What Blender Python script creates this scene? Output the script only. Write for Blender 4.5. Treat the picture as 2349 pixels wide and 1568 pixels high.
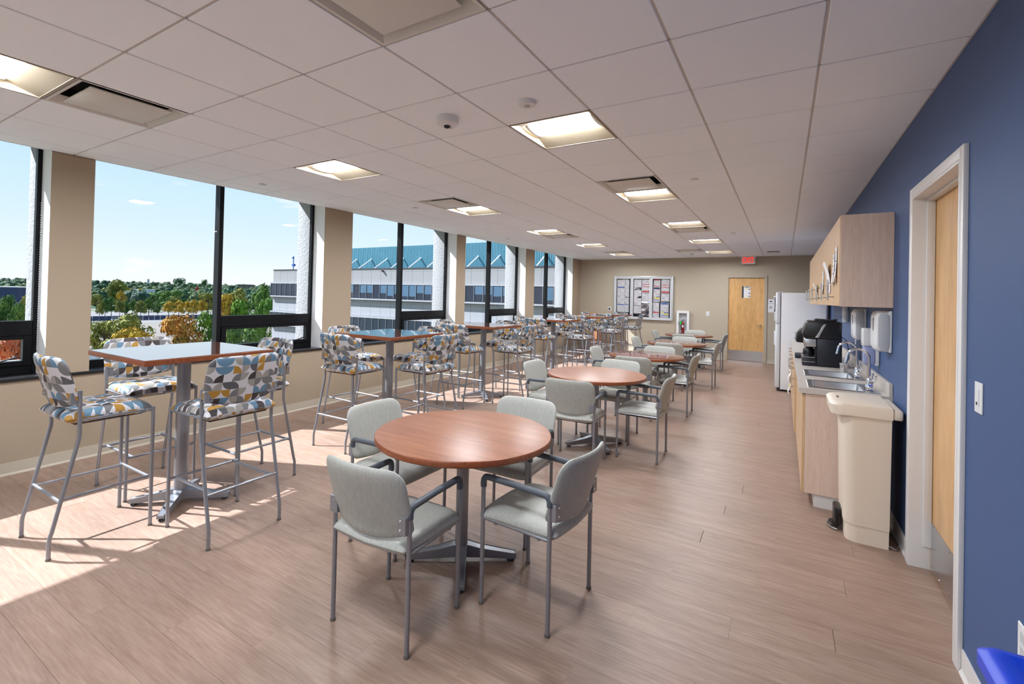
import bpy, bmesh, math, random
from mathutils import Vector, Matrix

# ---------------------------------------------------------------- clear
for o in list(bpy.data.objects):
    bpy.data.objects.remove(o, do_unlink=True)
scn = bpy.context.scene
COL = scn.collection
PI = math.pi
R = math.radians

# ---------------------------------------------------------------- camera
IMG_W, IMG_H = 2349.0, 1568.0
YAW, PITCH, ROLL = 0.5488, 0.0104, 0.0233
FPX, CX, CY = 1080.71, 1137.71, 665.37
CAM = Vector((1.692, -2.2665, 1.6314))
_f = Vector((-math.sin(YAW) * math.cos(PITCH), math.cos(YAW) * math.cos(PITCH), math.sin(PITCH)))
_r = Vector((math.cos(YAW), math.sin(YAW), 0))
_u = _r.cross(_f)
CR = _r * math.cos(ROLL) + _u * math.sin(ROLL)
CU = -_r * math.sin(ROLL) + _u * math.cos(ROLL)
CF = _f
cam_data = bpy.data.cameras.new('camera')
cam_data.sensor_fit = 'HORIZONTAL'
cam_data.sensor_width = 36.0
cam_data.lens = FPX / IMG_W * 36.0
cam_data.shift_x = (IMG_W / 2 - CX) / IMG_W
cam_data.shift_y = (CY - IMG_H / 2) / IMG_W
cam_data.clip_start = 0.05
cam_data.clip_end = 5000
cam = bpy.data.objects.new('camera', cam_data)
COL.objects.link(cam)
m3 = Matrix((CR, CU, -CF)).transposed()
cam.matrix_world = Matrix.Translation(CAM) @ m3.to_4x4()
scn.camera = cam


def ray(u, v):
    return CR * ((u - CX) / FPX) - CU * ((v - CY) / FPX) + CF


def at_dist(u, v, d):
    """point seen at pixel (u, v), d metres away over the ground"""
    a = ray(u, v)
    return CAM + a * (d / math.hypot(a.x, a.y))


# ---------------------------------------------------------------- light
EXPOSURE = 0.67
SUN_DIR = Vector((1.0, 0.44, -1.03)).normalized()
SUN_STRENGTH = 10.0
LAMP = 78.0
SKY_STRENGTH = 0.78
scn.view_settings.view_transform = 'Standard'
scn.view_settings.look = 'None'
scn.view_settings.gamma = 1.0
scn.view_settings.use_curve_mapping = False
scn.view_settings.exposure = EXPOSURE

sun_data = bpy.data.lights.new('sun', 'SUN')
sun_data.energy = SUN_STRENGTH
sun_data.angle = R(0.53)
sun_data.color = (0.90, 0.955, 1.02)
sun = bpy.data.objects.new('sun', sun_data)
sun.rotation_euler = SUN_DIR.to_track_quat('-Z', 'Y').to_euler()
sun.location = (-30, -15, 40)
COL.objects.link(sun)


def lin(c):
    c = c / 255.0
    return c / 12.92 if c <= 0.04045 else ((c + 0.055) / 1.055) ** 2.4


def rgb(r, g, b):
    return (lin(r), lin(g), lin(b), 1.0)


world = bpy.data.worlds.new('world')
scn.world = world
world.use_nodes = True
wn, wl = world.node_tree.nodes, world.node_tree.links
wn.clear()
w_out = wn.new('ShaderNodeOutputWorld')
w_bg = wn.new('ShaderNodeBackground')
w_bg.inputs['Strength'].default_value = SKY_STRENGTH
w_tc = wn.new('ShaderNodeTexCoord')
w_sep = wn.new('ShaderNodeSeparateXYZ')
wl.new(w_tc.outputs['Generated'], w_sep.inputs[0])
w_ramp = wn.new('ShaderNodeValToRGB')
cr = w_ramp.color_ramp
cr.elements[0].position = 0.0
cr.elements[0].color = rgb(232, 238, 241)
cr.elements[1].position = 1.0
cr.elements[1].color = rgb(96, 150, 215)
for p, c in ((0.03, rgb(228, 237, 243)), (0.11, rgb(205, 228, 243)), (0.30, rgb(172, 212, 243)), (0.6, rgb(130, 183, 232))):
    e = cr.elements.new(p)
    e.color = c
wl.new(w_sep.outputs['Z'], w_ramp.inputs[0])
# thin drifting clouds, low in the sky
w_map = wn.new('ShaderNodeMapping')
w_map.inputs['Scale'].default_value = (7.0, 7.0, 30.0)
wl.new(w_tc.outputs['Generated'], w_map.inputs[0])
w_noise = wn.new('ShaderNodeTexNoise')
w_noise.inputs['Scale'].default_value = 1.35
w_noise.inputs['Detail'].default_value = 6.0
wl.new(w_map.outputs[0], w_noise.inputs['Vector'])
w_cl = wn.new('ShaderNodeValToRGB')
w_cl.color_ramp.elements[0].position = 0.62
w_cl.color_ramp.elements[0].color = (0, 0, 0, 1)
w_cl.color_ramp.elements[1].position = 0.75
w_cl.color_ramp.elements[1].color = (1, 1, 1, 1)
wl.new(w_noise.outputs[0], w_cl.inputs[0])
w_fac = wn.new('ShaderNodeMath')
w_fac.operation = 'MULTIPLY'
w_fac.inputs[1].default_value = 0.75
wl.new(w_cl.outputs[0], w_fac.inputs[0])
w_mix = wn.new('ShaderNodeMixRGB')
w_mix.inputs[2].default_value = rgb(243, 243, 242)
wl.new(w_fac.outputs[0], w_mix.inputs[0])
wl.new(w_ramp.outputs[0], w_mix.inputs[1])
wl.new(w_mix.outputs[0], w_bg.inputs['Color'])
wl.new(w_bg.outputs[0], w_out.inputs[0])

# ---------------------------------------------------------------- room numbers
XL, XR, YE, YB = -3.939, 2.396, 12.16, -5.5
HC = 2.834
T = 0.6096


# ---------------------------------------------------------------- materials
def new_mat(name):
    m = bpy.data.materials.new(name)
    m.use_nodes = True
    n, l = m.node_tree.nodes, m.node_tree.links
    return m, n, l, n['Principled BSDF']


def plain(name, col, rough=0.5, metal=0.0, spec=0.5, bump=0.0, bscale=200.0, var=0.0, vscale=3.0, coat=0.0, emis=None, estr=0.0, alpha=None):
    m, n, l, b = new_mat(name)
    b.inputs['Base Color'].default_value = col
    b.inputs['Roughness'].default_value = rough
    b.inputs['Metallic'].default_value = metal
    b.inputs['Specular IOR Level'].default_value = spec
    b.inputs['Coat Weight'].default_value = coat
    if emis:
        b.inputs['Emission Color'].default_value = emis
        b.inputs['Emission Strength'].default_value = estr
    if bump or var:
        tc = n.new('ShaderNodeTexCoord')
    if bump:
        t = n.new('ShaderNodeTexNoise')
        t.inputs['Scale'].default_value = bscale
        t.inputs['Detail'].default_value = 3
        l.new(tc.outputs['Object'], t.inputs['Vector'])
        bp = n.new('ShaderNodeBump')
        bp.inputs['Strength'].default_value = bump
        bp.inputs['Distance'].default_value = 0.01
        l.new(t.outputs[0], bp.inputs['Height'])
        l.new(bp.outputs[0], b.inputs['Normal'])
    if var:
        t = n.new('ShaderNodeTexNoise')
        t.inputs['Scale'].default_value = vscale
        t.inputs['Detail'].default_value = 4
        l.new(tc.outputs['Object'], t.inputs['Vector'])
        mx = n.new('ShaderNodeMixRGB')
        mx.inputs[1].default_value = tuple(c * (1 - var) for c in col[:3]) + (1,)
        mx.inputs[2].default_value = tuple(min(1, c * (1 + var)) for c in col[:3]) + (1,)
        l.new(t.outputs[0], mx.inputs[0])
        l.new(mx.outputs[0], b.inputs['Base Color'])
    return m


def grain(name, dark, light, along='X', scale=9.0, stretch=14.0, rough=0.4, coat=0.0, bump=0.05, spec=0.5, world_space=False, rnd=0.0, fine=0.5):
    """wood grain running along one axis"""
    m, n, l, b = new_mat(name)
    if world_space:
        g = n.new('ShaderNodeNewGeometry')
        src = g.outputs['Position']
    else:
        g = n.new('ShaderNodeTexCoord')
        src = g.outputs['Object']
    mp = n.new('ShaderNodeMapping')
    sc = [stretch, stretch, stretch]
    sc['XYZ'.index(along)] = 1.0
    mp.inputs['Scale'].default_value = sc
    l.new(src, mp.inputs[0])
    vec = mp.outputs[0]
    if rnd:
        oi = n.new('ShaderNodeObjectInfo')
        ml = n.new('ShaderNodeMath')
        ml.operation = 'MULTIPLY'
        ml.inputs[1].default_value = 40.0
        l.new(oi.outputs['Random'], ml.inputs[0])
        ad = n.new('ShaderNodeVectorMath')
        ad.operation = 'ADD'
        l.new(vec, ad.inputs[0])
        l.new(ml.outputs[0], ad.inputs[1])
        vec = ad.outputs[0]
    t1 = n.new('ShaderNodeTexNoise')
    t1.inputs['Scale'].default_value = scale * 0.35
    t1.inputs['Detail'].default_value = 4
    t1.inputs['Distortion'].default_value = 0.6
    l.new(vec, t1.inputs['Vector'])
    t2 = n.new('ShaderNodeTexNoise')
    t2.inputs['Scale'].default_value = scale * 1.6
    t2.inputs['Detail'].default_value = 5
    l.new(vec, t2.inputs['Vector'])
    mx = n.new('ShaderNodeMixRGB')
    mx.inputs[0].default_value = fine
    l.new(t1.outputs[0], mx.inputs[1])
    l.new(t2.outputs[0], mx.inputs[2])
    rp = n.new('ShaderNodeValToRGB')
    rp.color_ramp.elements[0].position = 0.33
    rp.color_ramp.elements[0].color = dark
    rp.color_ramp.elements[1].position = 0.67
    rp.color_ramp.elements[1].color = light
    l.new(mx.outputs[0], rp.inputs[0])
    colr = rp.outputs[0]
    if rnd:
        hs = n.new('ShaderNodeHueSaturation')
        mr = n.new('ShaderNodeMapRange')
        mr.inputs['To Min'].default_value = 1 - rnd
        mr.inputs['To Max'].default_value = 1 + rnd
        l.new(oi.outputs['Random'], mr.inputs['Value'])
        l.new(mr.outputs[0], hs.inputs['Value'])
        l.new(colr, hs.inputs['Color'])
        colr = hs.outputs[0]
    l.new(colr, b.inputs['Base Color'])
    b.inputs['Roughness'].default_value = rough
    b.inputs['Specular IOR Level'].default_value = spec
    b.inputs['Coat Weight'].default_value = coat
    b.inputs['Coat Roughness'].default_value = 0.06
    if bump:
        bp = n.new('ShaderNodeBump')
        bp.inputs['Strength'].default_value = bump
        bp.inputs['Distance'].default_value = 0.002
        l.new(t2.outputs[0], bp.inputs['Height'])
        l.new(bp.outputs[0], b.inputs['Normal'])
    return m


def fabric_pattern(name):
    """mid-century quarter-circle print on an off-white ground, UV in metres"""
    m, n, l, b = new_mat(name)
    uv = n.new('ShaderNodeUVMap')
    uv.uv_map = 'UVMap'

    def math_(op, a, bb=None, c=None):
        q = n.new('ShaderNodeMath')
        q.operation = op
        for i, s in enumerate((a, bb, c)):
            if s is None:
                continue
            if isinstance(s, (int, float)):
                q.inputs[i].default_value = s
            else:
                l.new(s, q.inputs[i])
        return q.outputs[0]

    sep = n.new('ShaderNodeSeparateXYZ')
    l.new(uv.outputs[0], sep.inputs[0])
    cell = 0.052
    ux = math_('DIVIDE', sep.outputs[0], cell)
    uy = math_('DIVIDE', sep.outputs[1], cell)
    ix, iy = math_('FLOOR', ux), math_('FLOOR', uy)
    fx, fy = math_('FRACT', ux), math_('FRACT', uy)
    cmb = n.new('ShaderNodeCombineXYZ')
    l.new(ix, cmb.inputs[0])
    l.new(iy, cmb.inputs[1])
    wn1 = n.new('ShaderNodeTexWhiteNoise')
    wn1.noise_dimensions = '3D'
    l.new(cmb.outputs[0], wn1.inputs['Vector'])
    s2 = n.new('ShaderNodeSeparateColor')
    l.new(wn1.outputs['Color'], s2.inputs[0])
    r1, r2, r3 = s2.outputs[0], s2.outputs[1], s2.outputs[2]
    # alternate corners so that neighbours join into half and full rounds, with some random flips
    px = math_('MODULO', math_('ADD', math_('ABSOLUTE', ix), math_('GREATER_THAN', r1, 0.72)), 2.0)
    py = math_('MODULO', math_('ADD', math_('ABSOLUTE', iy), math_('GREATER_THAN', r2, 0.72)), 2.0)
    dx = math_('ABSOLUTE', math_('SUBTRACT', fx, px))
    dy = math_('ABSOLUTE', math_('SUBTRACT', fy, py))
    d = math_('SQRT', math_('ADD', math_('MULTIPLY', dx, dx), math_('MULTIPLY', dy, dy)))
    inside = math_('LESS_THAN', d, 1.0)
    ramp = n.new('ShaderNodeValToRGB')
    ramp.color_ramp.interpolation = 'CONSTANT'
    pal = [(0.0, rgb(62, 54, 54)), (0.18, rgb(110, 109, 110)), (0.36, rgb(146, 142, 135)), (0.52, rgb(92, 124, 146)), (0.66, rgb(84, 84, 88)),
           (0.78, rgb(164, 122, 50)), (0.90, rgb(194, 192, 195))]
    els = ramp.color_ramp.elements
    els[0].position, els[0].color = pal[0]
    els[1].position, els[1].color = pal[-1]
    for p, c in pal[1:-1]:
        e = els.new(p)
        e.color = c
    l.new(wn1.outputs['Value'], ramp.inputs[0])
    mx = n.new('ShaderNodeMixRGB')
    mx.inputs[1].default_value = rgb(194, 192, 195)
    l.new(inside, mx.inputs[0])
    l.new(ramp.outputs[0], mx.inputs[2])
    l.new(mx.outputs[0], b.inputs['Base Color'])
    b.inputs['Roughness'].default_value = 0.55
    b.inputs['Specular IOR Level'].default_value = 0.35
    return m


def glass_mat(name, tint=(0.985, 0.985, 0.985, 1), refl=1.0):
    m = bpy.data.materials.new(name)
    m.use_nodes = True
    n, l = m.node_tree.nodes, m.node_tree.links
    n.clear()
    out = n.new('ShaderNodeOutputMaterial')
    tr = n.new('ShaderNodeBsdfTransparent')
    tr.inputs[0].default_value = tint
    gl = n.new('ShaderNodeBsdfGlossy')
    gl.inputs['Roughness'].default_value = 0.0
    fr = n.new('ShaderNodeLayerWeight')          # Schlick reflectance, the same from both sides
    fr.inputs['Blend'].default_value = 0.5
    pw_ = n.new('ShaderNodeMath')
    pw_.operation = 'POWER'
    pw_.inputs[1].default_value = 5.0
    l.new(fr.outputs['Facing'], pw_.inputs[0])
    ml = n.new('ShaderNodeMath')
    ml.operation = 'MULTIPLY_ADD'
    ml.inputs[1].default_value = 0.6 * refl
    ml.inputs[2].default_value = 0.010 * refl
    l.new(pw_.outputs[0], ml.inputs[0])
    mx = n.new('ShaderNodeMixShader')
    l.new(ml.outputs[0], mx.inputs[0])
    l.new(tr.outputs[0], mx.inputs[1])
    l.new(gl.outputs[0], mx.inputs[2])
    l.new(mx.outputs[0], out.inputs[0])
    return m


def print_mat(name, ground, ink, scale=60.0):
    """small print on paper, too small to read"""
    m, n, l, b = new_mat(name)
    tc = n.new('ShaderNodeTexCoord')
    mp = n.new('ShaderNodeMapping')
    mp.inputs['Scale'].default_value = (scale * 0.25, 1.0, scale)
    l.new(tc.outputs['Object'], mp.inputs[0])
    t = n.new('ShaderNodeTexNoise')
    t.inputs['Scale'].default_value = 1.0
    t.inputs['Detail'].default_value = 1
    l.new(mp.outputs[0], t.inputs['Vector'])
    rp = n.new('ShaderNodeValToRGB')
    rp.color_ramp.elements[0].position = 0.46
    rp.color_ramp.elements[0].color = ground
    rp.color_ramp.elements[1].position = 0.62
    rp.color_ramp.elements[1].color = ink
    l.new(t.outputs[0], rp.inputs[0])
    l.new(rp.outputs[0], b.inputs['Base Color'])
    b.inputs['Roughness'].default_value = 0.6
    return m


def leaf_mat(name, c1, c2, scale=0.5):
    m, n, l, b = new_mat(name)
    g = n.new('ShaderNodeNewGeometry')
    t = n.new('ShaderNodeTexNoise')
    t.inputs['Scale'].default_value = scale
    t.inputs['Detail'].default_value = 3
    l.new(g.outputs['Position'], t.inputs['Vector'])
    rp = n.new('ShaderNodeValToRGB')
    rp.color_ramp.elements[0].position = 0.36
    rp.color_ramp.elements[0].color = c1
    rp.color_ramp.elements[1].position = 0.64
    rp.color_ramp.elements[1].color = c2
    l.new(t.outputs[0], rp.inputs[0])
    l.new(rp.outputs[0], b.inputs['Base Color'])
    b.inputs['Roughness'].default_value = 0.7
    b.inputs['Specular IOR Level'].default_value = 0.15
    return m


M = {}
M['plank'] = grain('wood_plank_vinyl', rgb(132, 107, 92), rgb(159, 135, 120), 'X', 5.0, 11.0, rough=0.42, bump=0.12, spec=0.32, world_space=True, rnd=0.045, fine=0.55)
M['subfloor'] = plain('floor_seam', rgb(126, 100, 86), 0.7)
M['tile'] = plain('ceiling_tile_white', rgb(244, 249, 255), 0.9, spec=0.1, bump=0.12, bscale=260)
M['tbar'] = plain('ceiling_grid_grey', rgb(200, 195, 190), 0.6)
M['plenum'] = plain('ceiling_backing', rgb(150, 146, 142), 0.9)
M['beige'] = plain('beige_wall_paint', rgb(166, 150, 129), 0.75, spec=0.25, bump=0.03, bscale=300)
M['beige2'] = plain('pale_beige_wall_paint', rgb(182, 170, 151), 0.75, spec=0.25, bump=0.03, bscale=300)
M['blue'] = plain('slate_blue_wall_paint', rgb(64, 88, 130), 0.55, spec=0.4, bump=0.03, bscale=300)
M['white_paint'] = plain('white_gloss_paint', rgb(226, 224, 222), 0.35)
M['reveal'] = plain('white_window_reveal', rgb(232, 231, 230), 0.6)
M['vinyl_base'] = plain('vinyl_baseboard', rgb(188, 178, 160), 0.5)
M['vinyl_base_w'] = plain('vinyl_baseboard_pale', rgb(214, 210, 206), 0.5)
M['black_frame'] = plain('black_anodised_aluminium', rgb(10, 11, 14), 0.42, metal=0.0, spec=0.2)
M['ledge'] = plain('black_window_ledge', rgb(28, 27, 30), 0.28, spec=0.6)
M['glass'] = glass_mat('window_glass')
M['stucco'] = plain('white_stucco', rgb(160, 160, 161), 0.95, spec=0.1, bump=1.0, bscale=38, var=0.10, vscale=30)
M['silver'] = plain('silver_powder_coat', rgb(146, 148, 154), 0.34, metal=0.6, spec=0.5)
M['chrome'] = plain('chrome', rgb(225, 226, 230), 0.07, metal=1.0)
M['steel'] = plain('brushed_steel', rgb(200, 200, 202), 0.26, metal=1.0)
M['arm'] = plain('charcoal_arm_plastic', rgb(78, 84, 92), 0.5)
M['glide'] = plain('chair_glide', rgb(120, 116, 110), 0.3, metal=0.6)
M['fabric'] = fabric_pattern('quarter_circle_print_fabric')
M['grey_fabric'] = grain('grey_green_vinyl_weave', rgb(154, 155, 148), rgb(178, 178, 171), 'Z', 40, 6, rough=0.5, bump=0.1, spec=0.4)
M['pan'] = plain('seat_pan_dark', rgb(60, 58, 58), 0.6)
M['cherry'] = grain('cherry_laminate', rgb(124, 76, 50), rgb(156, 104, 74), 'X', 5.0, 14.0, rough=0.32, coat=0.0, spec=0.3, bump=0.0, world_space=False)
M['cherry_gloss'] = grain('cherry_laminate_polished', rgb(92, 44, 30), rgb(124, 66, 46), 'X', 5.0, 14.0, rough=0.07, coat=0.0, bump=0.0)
M['cherry_edge'] = grain('cherry_edge_band', rgb(108, 50, 26), rgb(150, 84, 48), 'X', 9.0, 20.0, rough=0.35, bump=0.0)
M['bar_cherry'] = grain('cherry_laminate_bar', rgb(96, 46, 26), rgb(128, 68, 42), 'X', 7.0, 12.0, rough=0.10, coat=1.0, bump=0.0)
M['bar_cherry'].node_tree.nodes['Principled BSDF'].inputs['Coat IOR'].default_value = 2.4
M['bar_cherry'].node_tree.nodes['Principled BSDF'].inputs['Coat Roughness'].default_value = 0.03
M['foot'] = plain('black_rubber', rgb(22, 22, 24), 0.5)
M['oak'] = grain('pale_oak_laminate', rgb(208, 181, 162), rgb(226, 203, 186), 'Z', 9.0, 16.0, rough=0.4, bump=0.03)
M['oak_front'] = grain('warm_oak_laminate', rgb(190, 156, 116), rgb(210, 178, 140), 'Z', 8.0, 16.0, rough=0.4, bump=0.02)
M['maple'] = grain('maple_veneer', rgb(196, 146, 84), rgb(224, 178, 116), 'Z', 5.0, 7.0, rough=0.3, coat=0.3, bump=0.0, rnd=0.05)
M['counter'] = plain('grey_beige_countertop', rgb(196, 188, 180), 0.35, var=0.05, vscale=60)
M['fridge'] = plain('textured_white_enamel', rgb(238, 241, 246), 0.25, bump=0.35, bscale=90)
M['fridge_door'] = plain('white_fridge_door', rgb(214, 218, 224), 0.3, bump=0.25, bscale=90)
M['grey_gap'] = plain('dark_gap', rgb(48, 50, 54), 0.7)
M['black'] = plain('black_plastic', rgb(14, 15, 20), 0.3)
M['navy_black'] = plain('satin_black_panel', rgb(16, 20, 32), 0.4)
M['white_plastic'] = plain('white_plastic', rgb(222, 223, 224), 0.35)
M['grey_plastic'] = plain('pale_grey_plastic', rgb(190, 192, 194), 0.35)
M['soap_blue'] = plain('translucent_soap_window', rgb(158, 166, 204), 0.2)
M['tan'] = plain('tan_plastic', rgb(222, 208, 190), 0.45, bump=0.04, bscale=400)
M['bin_blue'] = plain('bright_blue_plastic', rgb(14, 62, 200), 0.4)
M['bin_blue_d'] = plain('dark_blue_plastic', rgb(22, 44, 110), 0.45)
M['diffuser'] = plain('lit_diffuser', (1, 1, 1, 1), 0.5, emis=(0.93, 0.97, 1.03, 1), estr=LAMP)
M['fixture'] = plain('cream_reflector', rgb(160, 147, 126), 0.45)
M['vent'] = plain('vent_panel_white', rgb(212, 210, 202), 0.45, spec=0.5)
M['vent_dark'] = plain('vent_throat_dark', rgb(30, 30, 32), 0.7)
M['red'] = plain('red_enamel', rgb(132, 18, 24), 0.3)
M['red_led'] = plain('red_indicator', rgb(190, 20, 30), 0.3)
M['exit_red'] = plain('lit_exit_letters', rgb(255, 30, 30), 0.4, emis=rgb(255, 34, 30), estr=0.8)
M['acrylic'] = plain('acrylic_sign_panel', rgb(224, 206, 198), 0.15)
M['green_tag'] = plain('green_tag', rgb(40, 190, 70), 0.5)
M['alu'] = plain('satin_aluminium', rgb(212, 214, 216), 0.3, metal=0.25)
M['board_black'] = plain('black_felt', rgb(16, 16, 18), 0.8)
M['paper'] = plain('white_paper', rgb(232, 231, 234), 0.7)
M['print'] = print_mat('poster_small_print', rgb(206, 203, 204), rgb(172, 171, 176), 40)
M['photo'] = print_mat('poster_photo_row', rgb(34, 34, 46), rgb(210, 200, 196), 22)
M['ink_blue'] = plain('printed_blue', rgb(40, 84, 160), 0.6)
M['ink_navy'] = plain('printed_navy', rgb(36, 40, 84), 0.6)
M['ink_red'] = plain('printed_red', rgb(186, 52, 46), 0.6)
M['ink_yellow'] = plain('printed_yellow', rgb(222, 202, 70), 0.6)
M['ink_dark'] = plain('printed_dark', rgb(60, 60, 66), 0.6)
M['orange_wood'] = plain('orange_stained_wood', rgb(206, 132, 82), 0.5)
M['towel'] = plain('striped_dish_towel', rgb(222, 222, 220), 0.9)
# outside
M['panel_grey'] = plain('pale_grey_facade_panel', rgb(144, 142, 142), 0.6, spec=0.3)
M['panel_white'] = plain('white_facade_panel', rgb(158, 157, 161), 0.6, spec=0.3)
M['roof_edge'] = plain('dark_roof_edge', rgb(58, 60, 68), 0.6)
M['facade_glass'] = plain('tinted_facade_glass', rgb(22, 36, 54), 0.03, spec=0.6)
M['blind'] = plain('roller_blind', rgb(72, 100, 124), 0.4, spec=0.5)
M['mullion_grey'] = plain('grey_mullion', rgb(128, 130, 138), 0.4, metal=0.3)
M['teal'] = plain('teal_ribbed_screen', rgb(92, 148, 164), 0.55)
M['strut'] = plain('white_steel_strut', rgb(228, 226, 222), 0.5)
M['asphalt'] = plain('pale_asphalt', rgb(110, 106, 104), 0.9, var=0.12, vscale=0.05)
M['dirt'] = plain('bare_ground', rgb(114, 105, 97), 0.95, var=0.15, vscale=0.08)
M['grass'] = plain('grass', rgb(112, 114, 92), 0.95, var=0.2, vscale=0.05)
M['trunk'] = plain('tree_bark', rgb(84, 70, 60), 0.9)
M['fence_blue'] = plain('blue_fence_fabric', rgb(54, 66, 96), 0.8)
M['far_white'] = plain('white_warehouse', rgb(214, 220, 232), 0.7)
M['far_dark'] = plain('dark_blue_block', rgb(40, 56, 88), 0.7)
M['car_dark'] = plain('dark_car_paint', rgb(40, 42, 52), 0.25)
M['car_silver'] = plain('silver_car_paint', rgb(172, 178, 188), 0.25, metal=0.3)
M['car_glass'] = plain('car_glass', rgb(24, 28, 34), 0.08)
M['leaf_green'] = leaf_mat('leaves_green', rgb(48, 82, 34), rgb(102, 130, 56))
M['leaf_bright'] = leaf_mat('leaves_bright_green', rgb(56, 94, 30), rgb(112, 144, 52))
M['leaf_olive'] = leaf_mat('leaves_olive', rgb(84, 96, 40), rgb(142, 138, 60))
M['leaf_yellow'] = leaf_mat('leaves_yellow', rgb(146, 118, 34), rgb(192, 160, 54))
M['leaf_orange'] = leaf_mat('leaves_orange', rgb(140, 106, 38), rgb(186, 128, 54))
M['leaf_rust'] = leaf_mat('leaves_rust', rgb(150, 84, 48), rgb(214, 124, 78))
M['leaf_dark'] = leaf_mat('leaves_dark_green', rgb(36, 74, 50), rgb(82, 120, 66))
M['leaf_crimson'] = leaf_mat('leaves_crimson', rgb(140, 34, 52), rgb(170, 60, 66))
M['forest'] = leaf_mat('forest_shade', rgb(30, 54, 40), rgb(60, 84, 50), 0.035)
M['forest_a'] = leaf_mat('forest_leaves_green', rgb(44, 80, 52), rgb(92, 118, 66), 0.03)
M['forest_b'] = leaf_mat('forest_leaves_olive', rgb(64, 92, 54), rgb(118, 122, 66), 0.03)
M['forest_c'] = leaf_mat('forest_leaves_blue_green', rgb(44, 78, 66), rgb(80, 108, 80), 0.03)


# ---------------------------------------------------------------- mesh helpers
class MB:
    def __init__(s):
        s.v, s.f, s.mi = [], [], []
        s.uv = None
        s.cur = 0

    def add(s, vs, fs):
        o = len(s.v)
        s.v += [tuple(p) for p in vs]
        s.f += [tuple(i + o for i in q) for q in fs]
        s.mi += [s.cur] * len(fs)
        return s

    def box(s, x0, y0, z0, x1, y1, z1):
        x0, x1 = min(x0, x1), max(x0, x1)
        y0, y1 = min(y0, y1), max(y0, y1)
        z0, z1 = min(z0, z1), max(z0, z1)
        return s.add([(x0, y0, z0), (x1, y0, z0), (x1, y1, z0), (x0, y1, z0), (x0, y0, z1), (x1, y0, z1), (x1, y1, z1), (x0, y1, z1)],
                     [(3, 2, 1, 0), (4, 5, 6, 7), (0, 1, 5, 4), (1, 2, 6, 5), (2, 3, 7, 6), (3, 0, 4, 7)])

    def prism(s, poly, axis, a, b):
        """poly: 2D points, extruded from a to b along the axis"""
        n = len(poly)

        def P(p, t):
            return {'X': (t, p[0], p[1]), 'Y': (p[0], t, p[1]), 'Z': (p[0], p[1], t)}[axis]
        vs = [P(p, a) for p in poly] + [P(p, b) for p in poly]
        fs = [tuple(range(n - 1, -1, -1)), tuple(range(n, 2 * n))]
        fs += [(i, (i + 1) % n, n + (i + 1) % n, n + i) for i in range(n)]
        return s.add(vs, fs)

    def tube(s, pts, r, n=10, cap=True):
        pts = [Vector(p) for p in pts]
        rad = r if isinstance(r, (list, tuple)) else [r] * len(pts)
        k = len(pts)
        tang = []
        for i in range(k):
            a = pts[max(0, i - 1)]
            b = pts[min(k - 1, i + 1)]
            tang.append((b - a).normalized())
        up = Vector((0, 0, 1)) if abs(tang[0].z) < 0.9 else Vector((1, 0, 0))
        nrm = (up - tang[0] * up.dot(tang[0])).normalized()
        vs, fs = [], []
        for i in range(k):
            nrm = (nrm - tang[i] * nrm.dot(tang[i])).normalized()
            bi = tang[i].cross(nrm)
            for j in range(n):
                a = 2 * PI * j / n
                vs.append(pts[i] + (nrm * math.cos(a) + bi * math.sin(a)) * rad[i])
        for i in range(k - 1):
            for j in range(n):
                fs.append((i * n + j, i * n + (j + 1) % n, (i + 1) * n + (j + 1) % n, (i + 1) * n + j))
        if cap:
            fs.append(tuple(range(n - 1, -1, -1)))
            fs.append(tuple((k - 1) * n + j for j in range(n)))
        return s.add(vs, fs)

    def lathe(s, prof, n=20, c=(0, 0, 0), axis='Z'):
        """prof: (radius, height) pairs"""
        vs, fs = [], []
        for r, z in prof:
            for j in range(n):
                a = 2 * PI * j / n
                p = (r * math.cos(a), r * math.sin(a), z)
                if axis == 'Y':
                    p = (p[0], z, p[1])
                elif axis == 'X':
                    p = (z, p[0], p[1])
                vs.append((p[0] + c[0], p[1] + c[1], p[2] + c[2]))
        for i in range(len(prof) - 1):
            for j in range(n):
                fs.append((i * n + j, i * n + (j + 1) % n, (i + 1) * n + (j + 1) % n, (i + 1) * n + j))
        fs.append(tuple(range(n - 1, -1, -1)))
        fs.append(tuple((len(prof) - 1) * n + j for j in range(n)))
        return s.add(vs, fs)

    def mesh(s, name, bevel=0.0, seg=1, smooth=True, boxuv=False, angle=35):
        me = bpy.data.meshes.new(name)
        me.from_pydata(s.v, [], s.f)
        if max(s.mi, default=0) > 0:
            me.polygons.foreach_set('material_index', s.mi)
        bm = bmesh.new()
        bm.from_mesh(me)
        if bevel > 0:
            bmesh.ops.bevel(bm, geom=[e for e in bm.edges if e.is_manifold and e.calc_face_angle(0) > 0.5], offset=bevel, segments=seg, profile=0.5, affect='EDGES', clamp_overlap=True)
        bmesh.ops.recalc_face_normals(bm, faces=bm.faces)
        bm.to_mesh(me)
        bm.free()
        if s.uv:
            lay = me.uv_layers.new(name='UVMap')
            for p in me.polygons:
                for li in p.loop_indices:
                    lay.data[li].uv = s.uv[me.loops[li].vertex_index]
        if smooth:
            me.polygons.foreach_set('use_smooth', [True] * len(me.polygons))
            me.set_sharp_from_angle(angle=R(angle))
        me.update()
        return me


def obj(name, me, mat=None, parent=None, loc=None, rot=None):
    if isinstance(me, MB):
        me = me.mesh(name)
    o = bpy.data.objects.new(name, me)
    COL.objects.link(o)
    if mat is not None and len(me.materials) == 0:
        for q in (mat if isinstance(mat, (list, tuple)) else [mat]):
            me.materials.append(M[q] if isinstance(q, str) else q)
    if loc is not None:
        o.location = loc
    if rot is not None:
        o.rotation_euler = rot
    if parent is not None:
        o.parent = parent
    return o


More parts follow.
